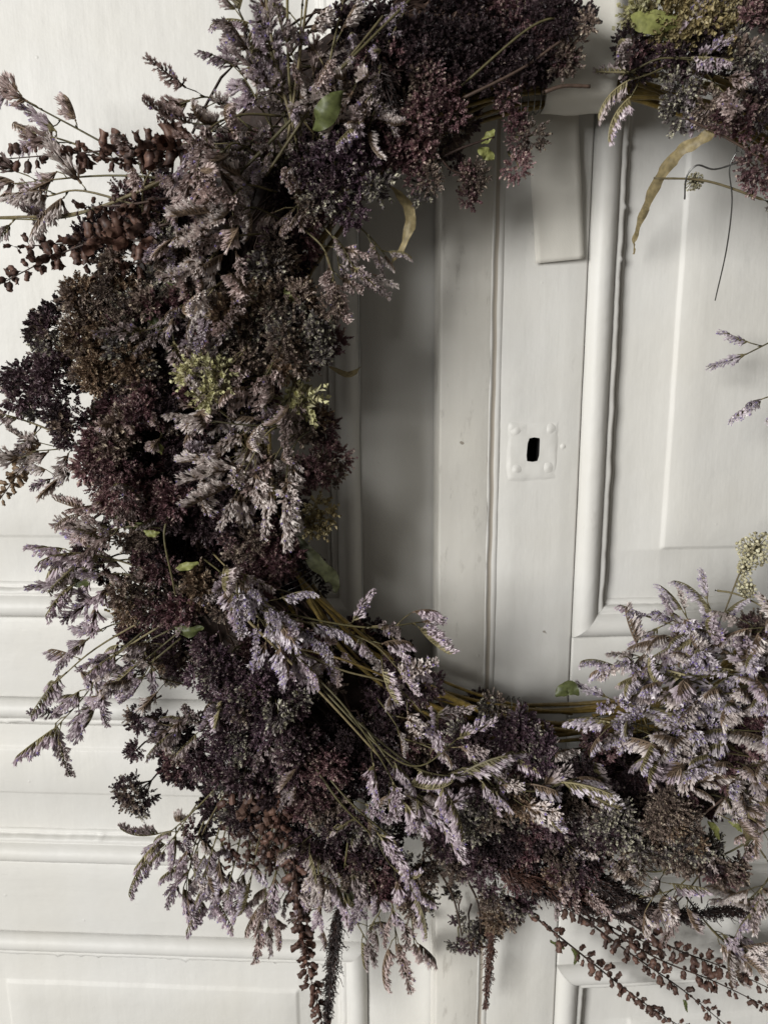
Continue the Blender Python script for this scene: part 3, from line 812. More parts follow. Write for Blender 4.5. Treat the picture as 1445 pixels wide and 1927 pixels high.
# layout of the sprigs, world millimetres
STATICE = [
 ([(-224,-90,183),(-275,-78,213),(-357,-35,259)],5,'k',1.2),
 ([(-245,-85,188),(-293,-76,210),(-342,-35,229)],4,'k',1.2),
 ([(-145,-110,208),(-175,-112,231),(-198,-114,227)],5,'k',1.0),
 ([(-121,-110,219),(-153,-129,215),(-176,-134,202),(-183,-134,174)],8,'k',1.1),
 ([(-139,-105,191),(-158,-130,196),(-174,-133,178)],8,'k',1.1),
 ([(-132,-104,168),(-152,-127,168),(-167,-133,149)],7,'w',1.0),
 ([(-188,-104,176),(-264,-92,183),(-362,-30,190)],6,'k',1.2),
 ([(-222,-102,154),(-280,-97,171),(-314,-83,170)],4,'w',1.2),
 ([(-171,-104,191),(-247,-97,167),(-303,-83,154),(-379,-30,162)],4,'g',0.9),
 ([(-125,-103,146),(-149,-127,153),(-165,-131,134)],7,'k',1.0),
 ([(-115,-104,191),(-132,-114,243),(-155,-101,293)],6,'g',1.0),
 ([(-123,-105,191),(-140,-114,225),(-155,-110,251)],5,'l',0.9),
 ([(-115,-104,191),(-128,-114,242),(-135,-107,290)],6,'l',1.0),
 ([(-111,-104,191),(-112,-115,242),(-107,-108,303)],6,'g',1.0),
 ([(-99,-104,198),(-89,-113,253),(-77,-111,299)],5,'g',0.9),
 ([(-131,-105,191),(-136,-112,232),(-147,-109,265)],5,'g',0.9),
 ([(-99,-104,205),(-121,-115,228),(-131,-119,234)],3,'l',0.9),
 ([(-58,-110,268),(-66,-120,247),(-72,-122,232)],3,'w',0.9),
 ([(-35,-110,288),(-51,-117,255),(-59,-116,227)],6,'g',1.0),
 ([(-141,-104,138),(-166,-123,132),(-180,-127,116)],7,'w',1.0),
 ([(-151,-103,107),(-172,-124,101),(-184,-125,90)],6,'w',1.0),
 ([(-104,-101,150),(-88,-104,133),(-71,-92,109)],7,'g',0.9),
 ([(-112,-106,141),(-96,-111,125),(-89,-104,102)],6,'k',0.9),
 ([(-84,-98,154),(-64,-92,139),(-50,-85,124)],4,'g',0.7),
 ([(-119,-97,91),(-149,-122,86),(-173,-124,74)],6,'k',1.0),
 ([(-184,-105,91),(-202,-117,86),(-220,-117,67)],6,'g',1.0),
 ([(-152,-106,66),(-158,-125,50),(-170,-129,38)],6,'k',1.0),
 ([(-136,-103,58),(-138,-122,38),(-151,-125,22)],6,'k',1.0),
 ([(-107,-96,58),(-119,-115,34),(-127,-118,9)],6,'k',1.0),
 ([(-105,-91,-2),(-128,-120,-7),(-159,-130,-6),(-187,-132,-2)],5,'w',1.15),
 ([(-105,-91,-10),(-120,-119,-20),(-128,-124,-40),(-131,-123,-62)],6,'w',1.2),
 ([(-113,-94,-1),(-140,-125,-11),(-156,-132,-35),(-168,-132,-60)],6,'w',1.2),
 ([(-122,-97,-5),(-152,-127,-15),(-176,-133,-22),(-193,-132,-32)],5,'w',1.1),
 ([(-114,-94,-10),(-132,-121,-24),(-145,-124,-49)],5,'k',1.0),
 ([(-122,-97,-10),(-144,-126,-11),(-169,-130,-35)],5,'w',1.0),
 ([(-311,-83,-23),(-344,-75,-10),(-395,-25,-5)],5,'g',0.9),
 ([(-271,-91,-9),(-314,-87,-27),(-353,-70,-33)],5,'w',1.0),
 ([(-273,-91,-31),(-309,-93,-44),(-331,-86,-54)],4,'w',0.9),
 ([(-239,-99,-79),(-279,-99,-79),(-305,-93,-94)],5,'k',0.9),
 ([(-221,-105,-96),(-252,-115,-89),(-286,-107,-95)],5,'k',0.9),
 ([(-228,-104,-138),(-286,-101,-119),(-327,-88,-123)],6,'l',1.3),
 ([(-228,-104,-142),(-278,-102,-133),(-326,-85,-147)],5,'l',1.3),
 ([(-242,-103,-138),(-278,-102,-138),(-301,-93,-164)],5,'l',1.0),
 ([(-259,-101,-120),(-293,-94,-126),(-316,-86,-138)],4,'g',1.0),
 ([(-236,-97,-163),(-311,-76,-210),(-372,-30,-264)],5,'l',1.4),
 ([(-232,-97,-173),(-296,-82,-218),(-345,-30,-278),(-376,-30,-311)],6,'l',1.35),
 ([(-246,-96,-169),(-296,-87,-186),(-319,-74,-203)],4,'l',1.0),
 ([(-257,-93,-184),(-311,-71,-233),(-343,-30,-289)],4,'l',1.35),
 ([(-231,-102,-181),(-259,-104,-194),(-291,-94,-208)],5,'l',1.0),
 ([(-227,-102,-191),(-256,-103,-214),(-310,-65,-261)],5,'l',1.0),
 ([(-217,-104,-176),(-243,-111,-196),(-270,-102,-219)],5,'l',1.0),
 ([(-195,-105,-115),(-178,-128,-122),(-165,-132,-134)],7,'b',1.15),
 ([(-204,-105,-119),(-183,-127,-127),(-174,-129,-144)],5,'l',1.05),
 ([(-179,-105,-152),(-158,-130,-157),(-145,-132,-179)],7,'b',1.15),
 ([(-184,-105,-147),(-153,-129,-148),(-123,-130,-171)],6,'b',1.1),
 ([(-171,-105,-161),(-141,-130,-176),(-128,-131,-194)],5,'l',1.1),
 ([(-174,-110,-155),(-124,-126,-163),(-67,-127,-173),(-21,-118,-172)],6,'l',1.15),
 ([(-152,-109,-165),(-97,-128,-174),(-63,-131,-185),(-41,-134,-207)],5,'l',1.1),
 ([(-140,-109,-193),(-90,-126,-210),(-45,-128,-224),(-14,-129,-257)],4,'l',1.15),
 ([(-140,-109,-195),(-90,-133,-235),(-59,-139,-280),(-37,-140,-325)],6,'l',1.2),
 ([(-109,-109,-232),(-55,-132,-280),(-23,-136,-293),(8,-130,-272)],4,'l',1.15),
 ([(-91,-109,-252),(-37,-132,-290),(-5,-136,-302),(31,-133,-302)],5,'l',1.15),
 ([(-73,-109,-267),(-37,-133,-309),(-5,-135,-343)],4,'l',1.1),
 ([(-111,-109,-308),(-83,-125,-334),(-46,-123,-372)],4,'l',1.1),
 ([(10,-107,-289),(40,-129,-307),(72,-134,-319),(110,-132,-308)],6,'b',1.15),
 ([(20,-108,-299),(41,-130,-317),(68,-132,-330)],4,'w',1.1),
 ([(-205,-72,-345),(-256,-25,-415),(-290,-25,-445)],6,'l',1.0),
 ([(-200,-72,-351),(-239,-30,-430),(-263,-25,-495)],8,'l',1.05),
 ([(-189,-76,-348),(-218,-30,-436),(-234,-25,-508)],8,'l',1.05),
 ([(-175,-76,-359),(-192,-30,-448),(-206,-25,-508)],7,'l',1.05),
 ([(-155,-78,-369),(-176,-30,-473),(-177,-25,-540)],6,'k',1.1),
 ([(-146,-77,-381),(-160,-30,-461),(-145,-25,-502)],6,'l',1.0),
 ([(-104,-91,-372),(-106,-84,-427),(-123,-30,-504)],6,'l',1.0),
 ([(-85,-93,-370),(-90,-98,-411),(-100,-35,-494)],6,'l',1.05),
 ([(-65,-93,-381),(-51,-107,-405),(-31,-97,-435)],6,'l',1.05),
 ([(-56,-80,-436),(-46,-35,-513),(-43,-30,-559)],5,'k',1.1),
 ([(-46,-82,-435),(-30,-60,-493),(-24,-30,-559)],4,'k',1.1),
 ([(-93,-60,-451),(-90,-30,-517),(-74,-25,-560)],4,'g',0.9),
 ([(-119,-58,-441),(-123,-30,-504),(-129,-25,-540)],4,'g',0.9),
 ([(-138,-67,-422),(-127,-35,-476),(-134,-30,-511)],6,'l',0.85),
 ([(-106,-79,-413),(-96,-84,-439),(-89,-34,-508)],6,'l',0.85),
 ([(-76,-88,-402),(-66,-98,-422),(-73,-36,-500)],6,'l',0.85),
 ([(-66,-78,-438),(-57,-35,-507),(-68,-30,-536)],5,'g',0.85),
 ([(-240,-20,-394),(-261,-30,-423),(-280,-25,-451)],6,'l',0.8),
 ([(-229,-20,-400),(-244,-33,-433),(-255,-30,-472)],6,'l',0.8),
 ([(-204,-61,-374),(-222,-36,-426),(-238,-32,-471)],6,'b',0.8),
 ([(-187,-66,-376),(-201,-36,-438),(-215,-32,-490)],6,'l',0.8),
 ([(-167,-69,-386),(-185,-36,-450),(-193,-32,-490)],6,'b',0.8),
 ([(-158,-67,-399),(-165,-34,-470),(-184,-30,-517)],6,'k',0.9),
 ([(-147,-71,-396),(-153,-36,-462),(-150,-32,-503)],5,'l',0.8),
 ([(277,-94,-215),(238,-102,-192),(216,-97,-187)],4,'b',1.17),
 ([(323,-97,-190),(282,-109,-182),(256,-107,-184)],5,'w',1.12),
 ([(232,-84,-218),(192,-100,-220),(166,-96,-212)],5,'w',1.1),
 ([(248,-87,-231),(210,-93,-203),(185,-90,-200)],6,'w',1.06),
 ([(282,-95,-235),(237,-103,-204),(213,-102,-206)],6,'l',1.02),
 ([(298,-95,-219),(263,-111,-216),(240,-108,-206)],4,'b',1.01),
 ([(335,-101,-235),(294,-117,-210),(266,-114,-202)],4,'b',1.15),
 ([(360,-98,-196),(315,-114,-194),(292,-114,-194)],6,'w',1.21),
 ([(207,-82,-231),(180,-97,-223),(149,-97,-222)],4,'b',0.94),
 ([(247,-101,-246),(193,-110,-225),(168,-110,-224)],6,'b',1.01),
 ([(274,-94,-228),(230,-109,-226),(205,-109,-225)],5,'l',1.17),
 ([(309,-95,-236),(261,-111,-227),(228,-108,-221)],5,'b',1.09),
 ([(348,-98,-242),(296,-116,-236),(265,-116,-227)],6,'b',1.19),
 ([(356,-107,-244),(316,-126,-225),(284,-126,-223)],5,'l',1.02),
 ([(219,-90,-273),(178,-106,-256),(149,-107,-252)],4,'b',1.13),
 ([(259,-99,-258),(209,-112,-241),(183,-114,-242)],4,'b',1.04),
 ([(280,-104,-244),(242,-120,-237),(211,-121,-238)],5,'w',1.19),
 ([(303,-96,-259),(259,-114,-255),(235,-114,-243)],6,'b',1.19),
 ([(322,-103,-265),(290,-122,-244),(257,-121,-239)],5,'w',0.95),
 ([(371,-97,-273),(319,-119,-252),(286,-121,-250)],6,'b',1.01),
 ([(222,-97,-295),(165,-112,-269),(141,-114,-266)],5,'b',1.08),
 ([(242,-98,-288),(195,-117,-282),(162,-117,-270)],6,'b',0.99),
 ([(274,-99,-307),(223,-117,-278),(192,-118,-273)],6,'w',1.01),
 ([(273,-105,-306),(234,-124,-282),(208,-125,-271)],5,'b',0.94),
 ([(322,-107,-279),(270,-126,-269),(239,-128,-266)],4,'b',1.04),
 ([(397,-105,-303),(337,-132,-268),(302,-135,-267)],4,'b',0.97),
 ([(251,-104,-310),(210,-123,-290),(184,-125,-286)],5,'l',1.18),
 ([(291,-102,-310),(238,-122,-291),(210,-125,-291)],6,'w',1.04),
 ([(302,-106,-303),(250,-127,-303),(225,-129,-289)],5,'b',1.21),
 ([(355,-99,-302),(314,-123,-297),(284,-126,-283)],6,'w',1.15),
 ([(264,-90,-224),(217,-86,-195),(182,-69,-186)],5,'b',0.9),
 ([(264,-90,-224),(225,-89,-199),(213,-74,-180)],4,'b',0.85),
 ([(277,-92,-223),(242,-94,-197),(232,-78,-169)],6,'b',1.0),
 ([(229,-94,-405),(196,-109,-416),(161,-109,-408)],6,'w',1.0),
 ([(242,-90,-419),(214,-103,-438),(182,-98,-452)],6,'w',1.0),
 ([(245,-86,-433),(226,-99,-446),(217,-87,-473)],5,'k',1.0),
 ([(319,-83,-414),(318,-65,-462),(318,-30,-514)],6,'w',1.0),
 ([(361,-25,-481),(345,-30,-508),(328,-30,-508)],6,'w',1.0),
 ([(267,-20,-522),(302,-25,-563),(349,-25,-583)],8,'w',1.1),
 ([(245,-57,-485),(290,-25,-550),(326,-25,-583)],7,'w',1.1),
 ([(340,-94,88),(300,-84,72),(267,-36,44)],5,'b',0.95),
 ([(348,-92,38),(309,-79,23),(276,-54,6)],4,'b',0.85),
 ([(162,-101,255),(145,-105,247),(132,-103,244)],4,'g',0.9),
 ([(176,-102,262),(187,-108,246),(197,-105,236)],4,'k',0.9),
 ([(131,-99,249),(151,-109,256),(177,-111,254)],4,'l',1.0),
]
OREGANO = [
 ((-83,-109,178),38.5,'V'),
 ((-53,-101,202),23.1,'R'),
 ((-103,-111,155),18.5,'B'),
 ((-133,-110,121),21.5,'B'),
 ((-119,-87,140),25.6,'D'),
 ((-111,-121,64),36.9,'B'),
 ((-100,-129,58),17.4,'G'),
 ((-166,-118,78),30.8,'B'),
 ((-133,-117,78),25.6,'B'),
 ((-333,-81,73),23.1,'P'),
 ((-328,-86,39),30.8,'P'),
 ((-353,-70,16),25.6,'P'),
 ((-378,-52,27),15.4,'P'),
 ((-283,-106,51),30.8,'O'),
 ((-291,-100,76),23.1,'O'),
 ((-248,-111,39),25.6,'B'),
 ((-320,-90,-4),28.2,'P'),
 ((-279,-110,-29),31.8,'H'),
 ((-257,-113,-3),21.5,'H'),
 ((-234,-110,9),25.6,'R'),
 ((-210,-100,34),28.2,'D'),
 ((-216,-90,-32),30.8,'D'),
 ((-273,-106,-64),31.8,'R'),
 ((-235,-112,-72),30.8,'R'),
 ((-198,-105,-78),30.8,'D'),
 ((-167,-108,-96),28.2,'R'),
 ((-98,-83,-42),23.1,'H'),
 ((-109,-93,-10),21.5,'B'),
 ((-114,-98,-49),20.5,'H'),
 ((-111,-92,-89),15.4,'C'),
 ((-142,-105,-115),25.6,'R'),
 ((-165,-109,-137),20.5,'R'),
 ((-261,-106,-105),23.1,'B'),
 ((-246,-108,-123),19.5,'R'),
 ((-260,-107,-155),25.6,'B'),
 ((-280,-95,-159),11.3,'C'),
 ((-228,-111,-163),23.1,'B'),
 ((-208,-113,-144),17.4,'O'),
 ((-189,-105,-156),20.5,'B'),
 ((-199,-111,-216),30.8,'V'),
 ((-163,-119,-247),45.1,'V'),
 ((-189,-109,-282),31.8,'V'),
 ((-136,-113,-235),24.6,'V'),
 ((-136,-109,-282),25.6,'P'),
 ((-174,-130,-236),15.4,'G'),
 ((-282,-73,-276),15.4,'P'),
 ((-308,-30,-343),13.3,'P'),
 ((-306,-30,-387),25.6,'P'),
 ((-249,-69,-330),28.2,'D'),
 ((-253,-81,-291),23.1,'D'),
 ((-112,-108,-319),30.8,'R'),
 ((-133,-95,-358),23.1,'R'),
 ((-94,-97,-373),30.8,'P'),
 ((-66,-94,-403),25.6,'P'),
 ((-46,-85,-441),24.6,'R'),
 ((-28,-70,-476),21.5,'B'),
 ((-72,-69,-462),23.1,'P'),
 ((-93,-90,-298),30.8,'D'),
 ((-65,-89,-336),30.8,'D'),
 ((-45,-85,-301),25.6,'D'),
 ((-7,-90,-352),25.6,'D'),
 ((16,-103,-297),17.4,'P'),
 ((69,-104,-286),26.7,'V'),
 ((42,-96,-262),16.4,'P'),
 ((-17,-97,-241),15.4,'P'),
 ((-38,-97,-226),17.4,'P'),
 ((28,-109,-371),23.6,'G'),
 ((58,-110,-355),28.2,'G'),
 ((98,-105,-364),28.2,'P'),
 ((80,-102,-398),26.7,'R'),
 ((42,-101,-405),25.6,'P'),
 ((148,-115,-368),31.8,'G'),
 ((126,-103,-392),23.1,'P'),
 ((199,-113,-352),28.2,'B'),
 ((197,-108,-390),25.6,'B'),
 ((228,-105,-403),26.7,'B'),
 ((271,-89,-431),18.5,'R'),
 ((265,-105,-308),23.1,'R'),
 ((274,-103,-268),23.1,'R'),
 ((273,-90,-194),18.5,'R'),
 ((139,-101,-296),18.5,'R'),
 ((112,-97,-430),21.5,'O'),
 ((83,-95,-437),25.6,'D'),
 ((149,-91,-452),25.6,'D'),
 ((120,-90,-342),25.6,'D'),
 ((176,-95,-339),28.2,'D'),
 ((8,-78,-473),13.3,'G'),
 ((32,-30,-550),12.3,'P'),
 ((21,-30,-569),13.3,'G'),
 ((64,-66,-501),21.5,'B'),
 ((46,-30,-553),17.4,'B'),
 ((50,-87,-460),17.4,'G'),
 ((18,-96,-425),17.4,'P'),
 ((-20,-113,245),17.4,'H'),
 ((-8,-108,226),22.6,'R'),
 ((-31,-108,213),17.4,'H'),
 ((-19,-105,197),17.4,'H'),
 ((-21,-96,175),14.4,'B'),
 ((-35,-98,195),18.5,'R'),
 ((12,-100,278),35.9,'D'),
 ((44,-98,264),30.8,'D'),
 ((-39,-105,266),30.8,'D'),
 ((-66,-110,275),25.6,'D'),
 ((67,-99,285),25.6,'D'),
 ((67,-102,259),20.5,'D'),
 ((78,-116,282),17.4,'D'),
 ((88,-118,267),12.3,'B'),
 ((95,-118,286),12.3,'D'),
 ((86,-114,253),10.3,'R'),
 ((40,-98,230),11.3,'H'),
 ((49,-94,216),13.3,'H'),
 ((57,-90,206),13.3,'H'),
 ((54,-86,192),12.3,'H'),
 ((17,-88,184),7.2,'H'),
 ((21,-85,177),9.2,'H'),
 ((18,-82,167),9.2,'H'),
 ((133,-104,288),11.3,'Y'),
 ((158,-104,288),23.6,'C'),
 ((189,-105,289),23.6,'C'),
 ((175,-103,275),11.3,'C'),
 ((177,-97,231),20.5,'G'),
 ((187,-103,265),22.6,'P'),
 ((161,-101,259),18.5,'P'),
 ((221,-98,221),18.5,'R'),
 ((232,-101,233),18.5,'P'),
 ((239,-95,181),17.4,'H'),
 ((204,-100,221),15.4,'R'),
 ((138,-101,259),17.4,'D'),
 ((215,-103,261),18.5,'G'),
 ((-196,-147,35),11.3,'Y'),
 ((-177,-145,30),10.3,'Y'),
 ((-184,-150,18),9.2,'Y'),
 ((-120,-112,9),11.3,'Y'),
 ((269,-74,-121),14.4,'K'),
 ((261,-76,-138),10.3,'K'),
 ((264,-77,-159),7.2,'K'),
 ((197,-76,175),9.2,'K'),
 ((-152,-112,34),18.5,'B'),
 ((-184,-112,58),20.5,'B'),
 ((-219,-105,67),23.1,'P'),
 ((-149,-99,-44),17.4,'B'),
 ((-244,-82,-301),23.1,'P'),
 ((-214,-91,-323),25.6,'P'),
 ((-179,-100,-320),25.6,'P'),
 ((-145,-105,-317),25.6,'P'),
 ((-112,-104,-347),25.6,'R'),
 ((-229,-20,-400),23.1,'D'),
 ((-176,-71,-373),25.6,'D'),
 ((-137,-72,-401),25.6,'D'),
 ((-102,-73,-423),23.1,'D'),
 ((-71,-89,-418),20.5,'B'),
 ((-152,-95,-342),23.1,'D'),
 ((-266,-104,107),23.6,'B'),
 ((-239,-108,91),23.1,'B'),
 ((-211,-110,110),20.5,'B'),
 ((-291,-97,92),17.4,'O'),
 ((-257,-106,75),21.5,'B'),
 ((-223,-103,131),20.5,'B'),
 ((-213,-105,91),20.5,'R'),
 ((-277,-114,39),20.5,'O'),
 ((-250,-115,59),20.5,'B'),
 ((-91,-85,-432),20.5,'P'),
 ((-56,-79,-460),18.5,'R'),
 ((-21,-97,-429),18.5,'B'),
 ((-115,-90,-405),20.5,'P'),
 ((-144,-30,-473),18.5,'D'),
 ((-175,-30,-448),18.5,'B'),
 ((-194,-63,-395),18.5,'P'),
 ((-241,-25,-433),17.4,'D'),
 ((2,-106,-389),20.5,'P'),
 ((28,-127,-346),22.6,'G'),
 ((60,-127,-336),22.6,'B'),
 ((95,-127,-352),23.6,'P'),
 ((143,-129,-356),25.6,'G'),
 ((191,-129,-346),23.6,'B'),
 ((216,-123,-379),22.6,'B'),
 ((76,-122,-379),22.6,'R'),
 ((122,-112,-402),25.6,'D'),
 ((100,-124,-404),17.4,'O'),
 ((180,-121,-385),22.6,'B'),
 ((246,-105,-419),18.5,'R'),
 ((165,-112,-414),18.5,'B'),
 ((49,-115,-383),23.6,'D'),
 ((51,-30,-541),18.5,'B'),
 ((21,-30,-540),13.3,'P'),
 ((77,-79,-481),17.4,'G'),
 ((56,-111,-280),22.6,'V'),
 ((80,-112,-292),20.5,'V'),
 ((19,-112,-287),18.5,'P'),
 ((114,-108,-315),20.5,'D'),
]
PODSTEMS = [
 ([(-168,-119,200),(-235,-114,197),(-369,-40,207)],5.0,'r',1.35,1),
 ([(-208,-112,145),(-257,-98,139),(-309,-85,126),(-385,-30,108)],6.0,'r',1.3,1),
 ([(-209,-112,133),(-267,-97,134),(-368,-30,139)],5.5,'r',1.25,1),
 ([(-209,-103,165),(-245,-107,159),(-285,-97,159)],6.7,'r',1.03,0),
 ([(-203,-102,196),(-249,-99,193),(-312,-70,208)],6.7,'r',0.97,0),
 ([(-203,-105,126),(-248,-106,115),(-294,-97,104)],6.7,'r',0.97,0),
 ([(-353,-55,-12),(-380,-36,-52),(-413,-15,-85)],4.2,'t',0.95,1),
 ([(-150,-102,-332),(-143,-38,-479),(-138,-35,-564),(-121,-30,-668)],5.2,'r',1.3,1),
 ([(-176,-91,-318),(-180,-81,-389),(-197,-35,-469)],7.5,'r',1.08,0),
 ([(-161,-93,-316),(-164,-89,-384),(-170,-35,-469)],7.5,'r',1.08,0),
 ([(-191,-87,-320),(-210,-38,-418),(-208,-35,-463)],7.5,'r',1.08,0),
 ([(-141,-96,-315),(-153,-93,-381),(-180,-35,-457)],7.5,'r',1.08,0),
 ([(65,-88,-459),(155,-30,-577),(215,-30,-630),(275,-30,-675)],8.9,'r',1.08,1),
 ([(116,-86,-467),(200,-30,-571),(259,-30,-617),(320,-30,-672)],8.1,'r',1.08,1),
 ([(158,-81,-477),(244,-30,-565),(302,-30,-591),(367,-30,-625)],8.1,'r',1.08,1),
 ([(139,-77,-486),(226,-35,-573),(296,-35,-606),(367,-35,-646)],8.1,'r',1.08,1),
 ([(89,-92,-451),(149,-80,-490),(237,-35,-567)],7.5,'r',0.97,0),
]
LEAVES = [
 ([(-101,-124,206),(-91,-134,215),(-79,-133,229)],17,'g',0.5),
 ([(-125,-96,-103),(-112,-100,-123),(-97,-94,-142),(-94,-90,-155)],14,'d',0.6),
 ([(-45,-95,173),(-31,-85,159),(-32,-80,140),(-45,-82,116)],9,'t',0.6),
 ([(201,-94,212),(194,-92,207),(179,-83,199),(170,-67,183),(168,-42,164),(169,-18,147),(170,-12,131)],10,'t',1.2,0.6),
 ([(34,-94,213),(29,-93,208),(24,-93,203)],7,'y',0.3),
 ([(22,-92,200),(29,-90,197),(35,-88,193)],9,'y',0.3),
 ([(-126,-119,97),(-121,-122,91),(-115,-118,85)],9,'y',0.4),
 ([(-220,-104,115),(-215,-108,107),(-211,-109,95)],12,'g',0.6),
 ([(-237,-108,87),(-231,-112,79),(-225,-113,67)],14,'g',0.4),
 ([(128,-109,284),(143,-110,280),(168,-109,281)],16,'y',0.5),
 ([(148,-103,276),(161,-103,275),(175,-103,269)],12,'g',0.8),
 ([(-236,-117,-20),(-230,-119,-24),(-228,-119,-30)],6,'y',0.3),
 ([(-248,-115,-93),(-241,-118,-95),(-234,-118,-94)],6,'y',0.3),
 ([(-223,-118,-124),(-214,-121,-122),(-203,-121,-119)],7,'y',0.3),
 ([(-227,-117,-175),(-216,-120,-179),(-202,-121,-174)],10,'g',0.5),
 ([(-87,-71,-443),(-92,-30,-505),(-105,-30,-511)],12,'d',0.5),
 ([(235,-109,-365),(242,-111,-372),(246,-110,-383)],6,'y',0.3),
 ([(254,-108,-366),(261,-111,-369),(266,-110,-376)],5,'y',0.3),
 ([(99,-90,-253),(110,-91,-245),(119,-93,-251)],14,'g',0.4),
 ([(213,-93,-242),(201,-85,-236),(192,-77,-231)],16,'d',0.3),
 ([(309,-70,-366),(300,-66,-391),(300,-54,-435)],14,'t',0.2),
 ([(118,-30,-557),(126,-33,-561),(133,-33,-564)],5,'g',0.3),
 ([(140,-33,-564),(146,-35,-572),(143,-35,-582)],6,'g',0.3),
 ([(262,-33,-628),(264,-34,-633),(266,-34,-643)],4,'g',0.3),
 ([(-96,-85,37),(-81,-78,30),(-70,-73,36)],5,'t',0.5),
 ([(-82,-82,-443),(-82,-88,-433),(-86,-90,-426)],6,'y',0.3),
 ([(-274,-105,-78),(-263,-110,-88),(-247,-111,-90)],8,'g',0.4),
 ([(-300,-91,-136),(-315,-88,-142),(-329,-82,-141)],14,'g',0.5),
]
PLUMES = [
 ([(-101,-30,-511),(-109,-30,-575),(-120,-30,-675)],12,'d',1.6),
 ([(52,-62,-504),(55,-35,-572),(52,-30,-639)],7,'r',1.3),
 ([(125,-89,-459),(215,-81,-483),(302,-40,-515),(351,-40,-511)],10,'d',1.6),
 ([(31,-106,-401),(80,-110,-425),(151,-102,-454)],12,'r',1.6),
 ([(51,-103,-419),(111,-105,-446),(223,-38,-532)],12,'d',1.4),
 ([(-58,-113,281),(-51,-119,247),(-35,-111,214)],12,'d',1.2),
 ([(110,-101,-410),(160,-104,-442),(273,-35,-535)],12,'d',1.4),
]
TWIGS = [
 ([(-208,-102,181),(-284,-90,157),(-379,-30,163)],1.5,1.1,'g'),
 ([(-114,-115,203),(-127,-118,252),(-134,-112,302)],1.4,1.0,'g'),
 ([(-114,-113,196),(-118,-119,244),(-118,-114,301)],1.2,1.0,'g'),
 ([(-122,-113,196),(-112,-119,244),(-103,-115,300)],1.2,1.0,'g'),
 ([(-138,-115,177),(-96,-125,228),(-50,-123,280)],1.2,0.9,'g'),
 ([(-158,-115,178),(-88,-127,238),(-28,-123,293)],1.2,0.9,'g'),
 ([(4,-112,228),(49,-114,248),(79,-114,267),(98,-115,272)],1.2,0.8,'r'),
 ([(68,-102,236),(83,-103,240),(103,-102,240)],1.6,1.4,'r'),
 ([(7,-113,238),(56,-117,275),(86,-118,281)],1.0,0.7,'g'),
 ([(-6,-94,194),(14,-93,202),(34,-93,208)],1.1,0.8,'r'),
 ([(-6,-94,192),(2,-91,185),(15,-88,182)],0.8,0.6,'r'),
 ([(250,-87,161),(204,-79,178),(164,-72,182)],1.1,0.8,'g'),
 ([(235,-94,196),(218,-89,188),(205,-87,185),(192,-87,188),(186,-83,180),(188,-77,165)],0.7,0.7,'m'),
 ([(220,-92,197),(217,-88,185),(224,-81,162),(229,-66,128),(238,-30,90)],0.55,0.55,'m'),
 ([(178,-96,219),(211,-97,204),(253,-97,181)],1.0,0.8,'r'),
 ([(-295,-95,-98),(-310,-91,-94),(-325,-87,-83)],1.3,1.0,'r'),
 ([(-224,-119,-75),(-228,-127,-95),(-224,-126,-131),(-223,-124,-145)],1.0,0.7,'g'),
 ([(-174,-115,-162),(-108,-126,-229),(-55,-131,-290)],1.3,0.9,'g'),
 ([(-115,-114,-305),(-92,-125,-334),(-65,-123,-367)],1.2,0.9,'g'),
 ([(-135,-114,-194),(-89,-130,-199),(-45,-130,-218)],1.2,0.9,'w'),
 ([(279,-92,-198),(215,-93,-212),(171,-89,-218)],1.2,1.0,'g'),
 ([(282,-100,-239),(227,-104,-242),(187,-104,-257)],1.4,1.0,'g'),
 ([(281,-92,-193),(258,-87,-195),(237,-84,-201)],1.2,1.0,'g'),
 ([(242,-69,-162),(260,-77,-164),(288,-90,-177)],1.0,0.7,'g'),
 ([(283,-68,-109),(266,-69,-137),(246,-80,-183)],0.9,0.6,'g'),
 ([(247,-110,-341),(225,-112,-371),(251,-78,-474)],1.0,0.7,'r'),
 ([(296,-99,-380),(267,-97,-403),(244,-96,-415)],1.0,0.7,'g'),
 ([(305,-88,-422),(273,-101,-379),(246,-104,-361)],0.9,0.6,'g'),
 ([(-17,-99,-400),(9,-86,-455),(26,-30,-550)],1.2,0.9,'r'),
 ([(18,-96,-425),(35,-82,-470),(46,-30,-557)],1.1,0.9,'r'),
]
RIB_BASE = (115, -20, 254)
RIB_LOOP = [(112, -12, 416), (112, -12, 296), (112, -14, 256), (107, -32, 240), (107, -50, 242), (104, -72, 248), (105, -78, 278), (103, -70, 353)]
RIB_TAIL = [(92, -14, 272), (95, -9, 245), (99, -3, 216), (101, -5, 190), (105, -1, 159), (108, 0, 127)]
RIB_SIDE = (1, 0, 0.06)

for i, (pts, n, key, sl) in enumerate(STATICE): statice(pts, n, key, sl, i)
for i, (c, R, key) in enumerate(OREGANO): oregano(c, R, key, i)
for i, (pts, gap, key, sc, single) in enumerate(PODSTEMS): pod_stem(pts, gap, key, i, sc, bool(single))
for i, (pts, w, mt, tw, *sk) in enumerate(LEAVES): leaf(pts, w, {'g': LEAF, 'y': LEAF_Y, 't': LEAF_T, 'd': LEAF_D}[mt], i, tw, skew=sk[0] if sk else 1.0)
for i, (pts, w, mt, de) in enumerate(PLUMES): plume(pts, w, PLUME if mt == 'd' else PLUME_R, i, de)
for i, (pts, r0, r1, mt) in enumerate(TWIGS): twig(pts, r0, r1, {'g': STEM, 'r': STEM_R, 'w': WILLOW, 'm': WIRE}[mt], "wire_end" if mt == 'm' else "bare_stem", i)

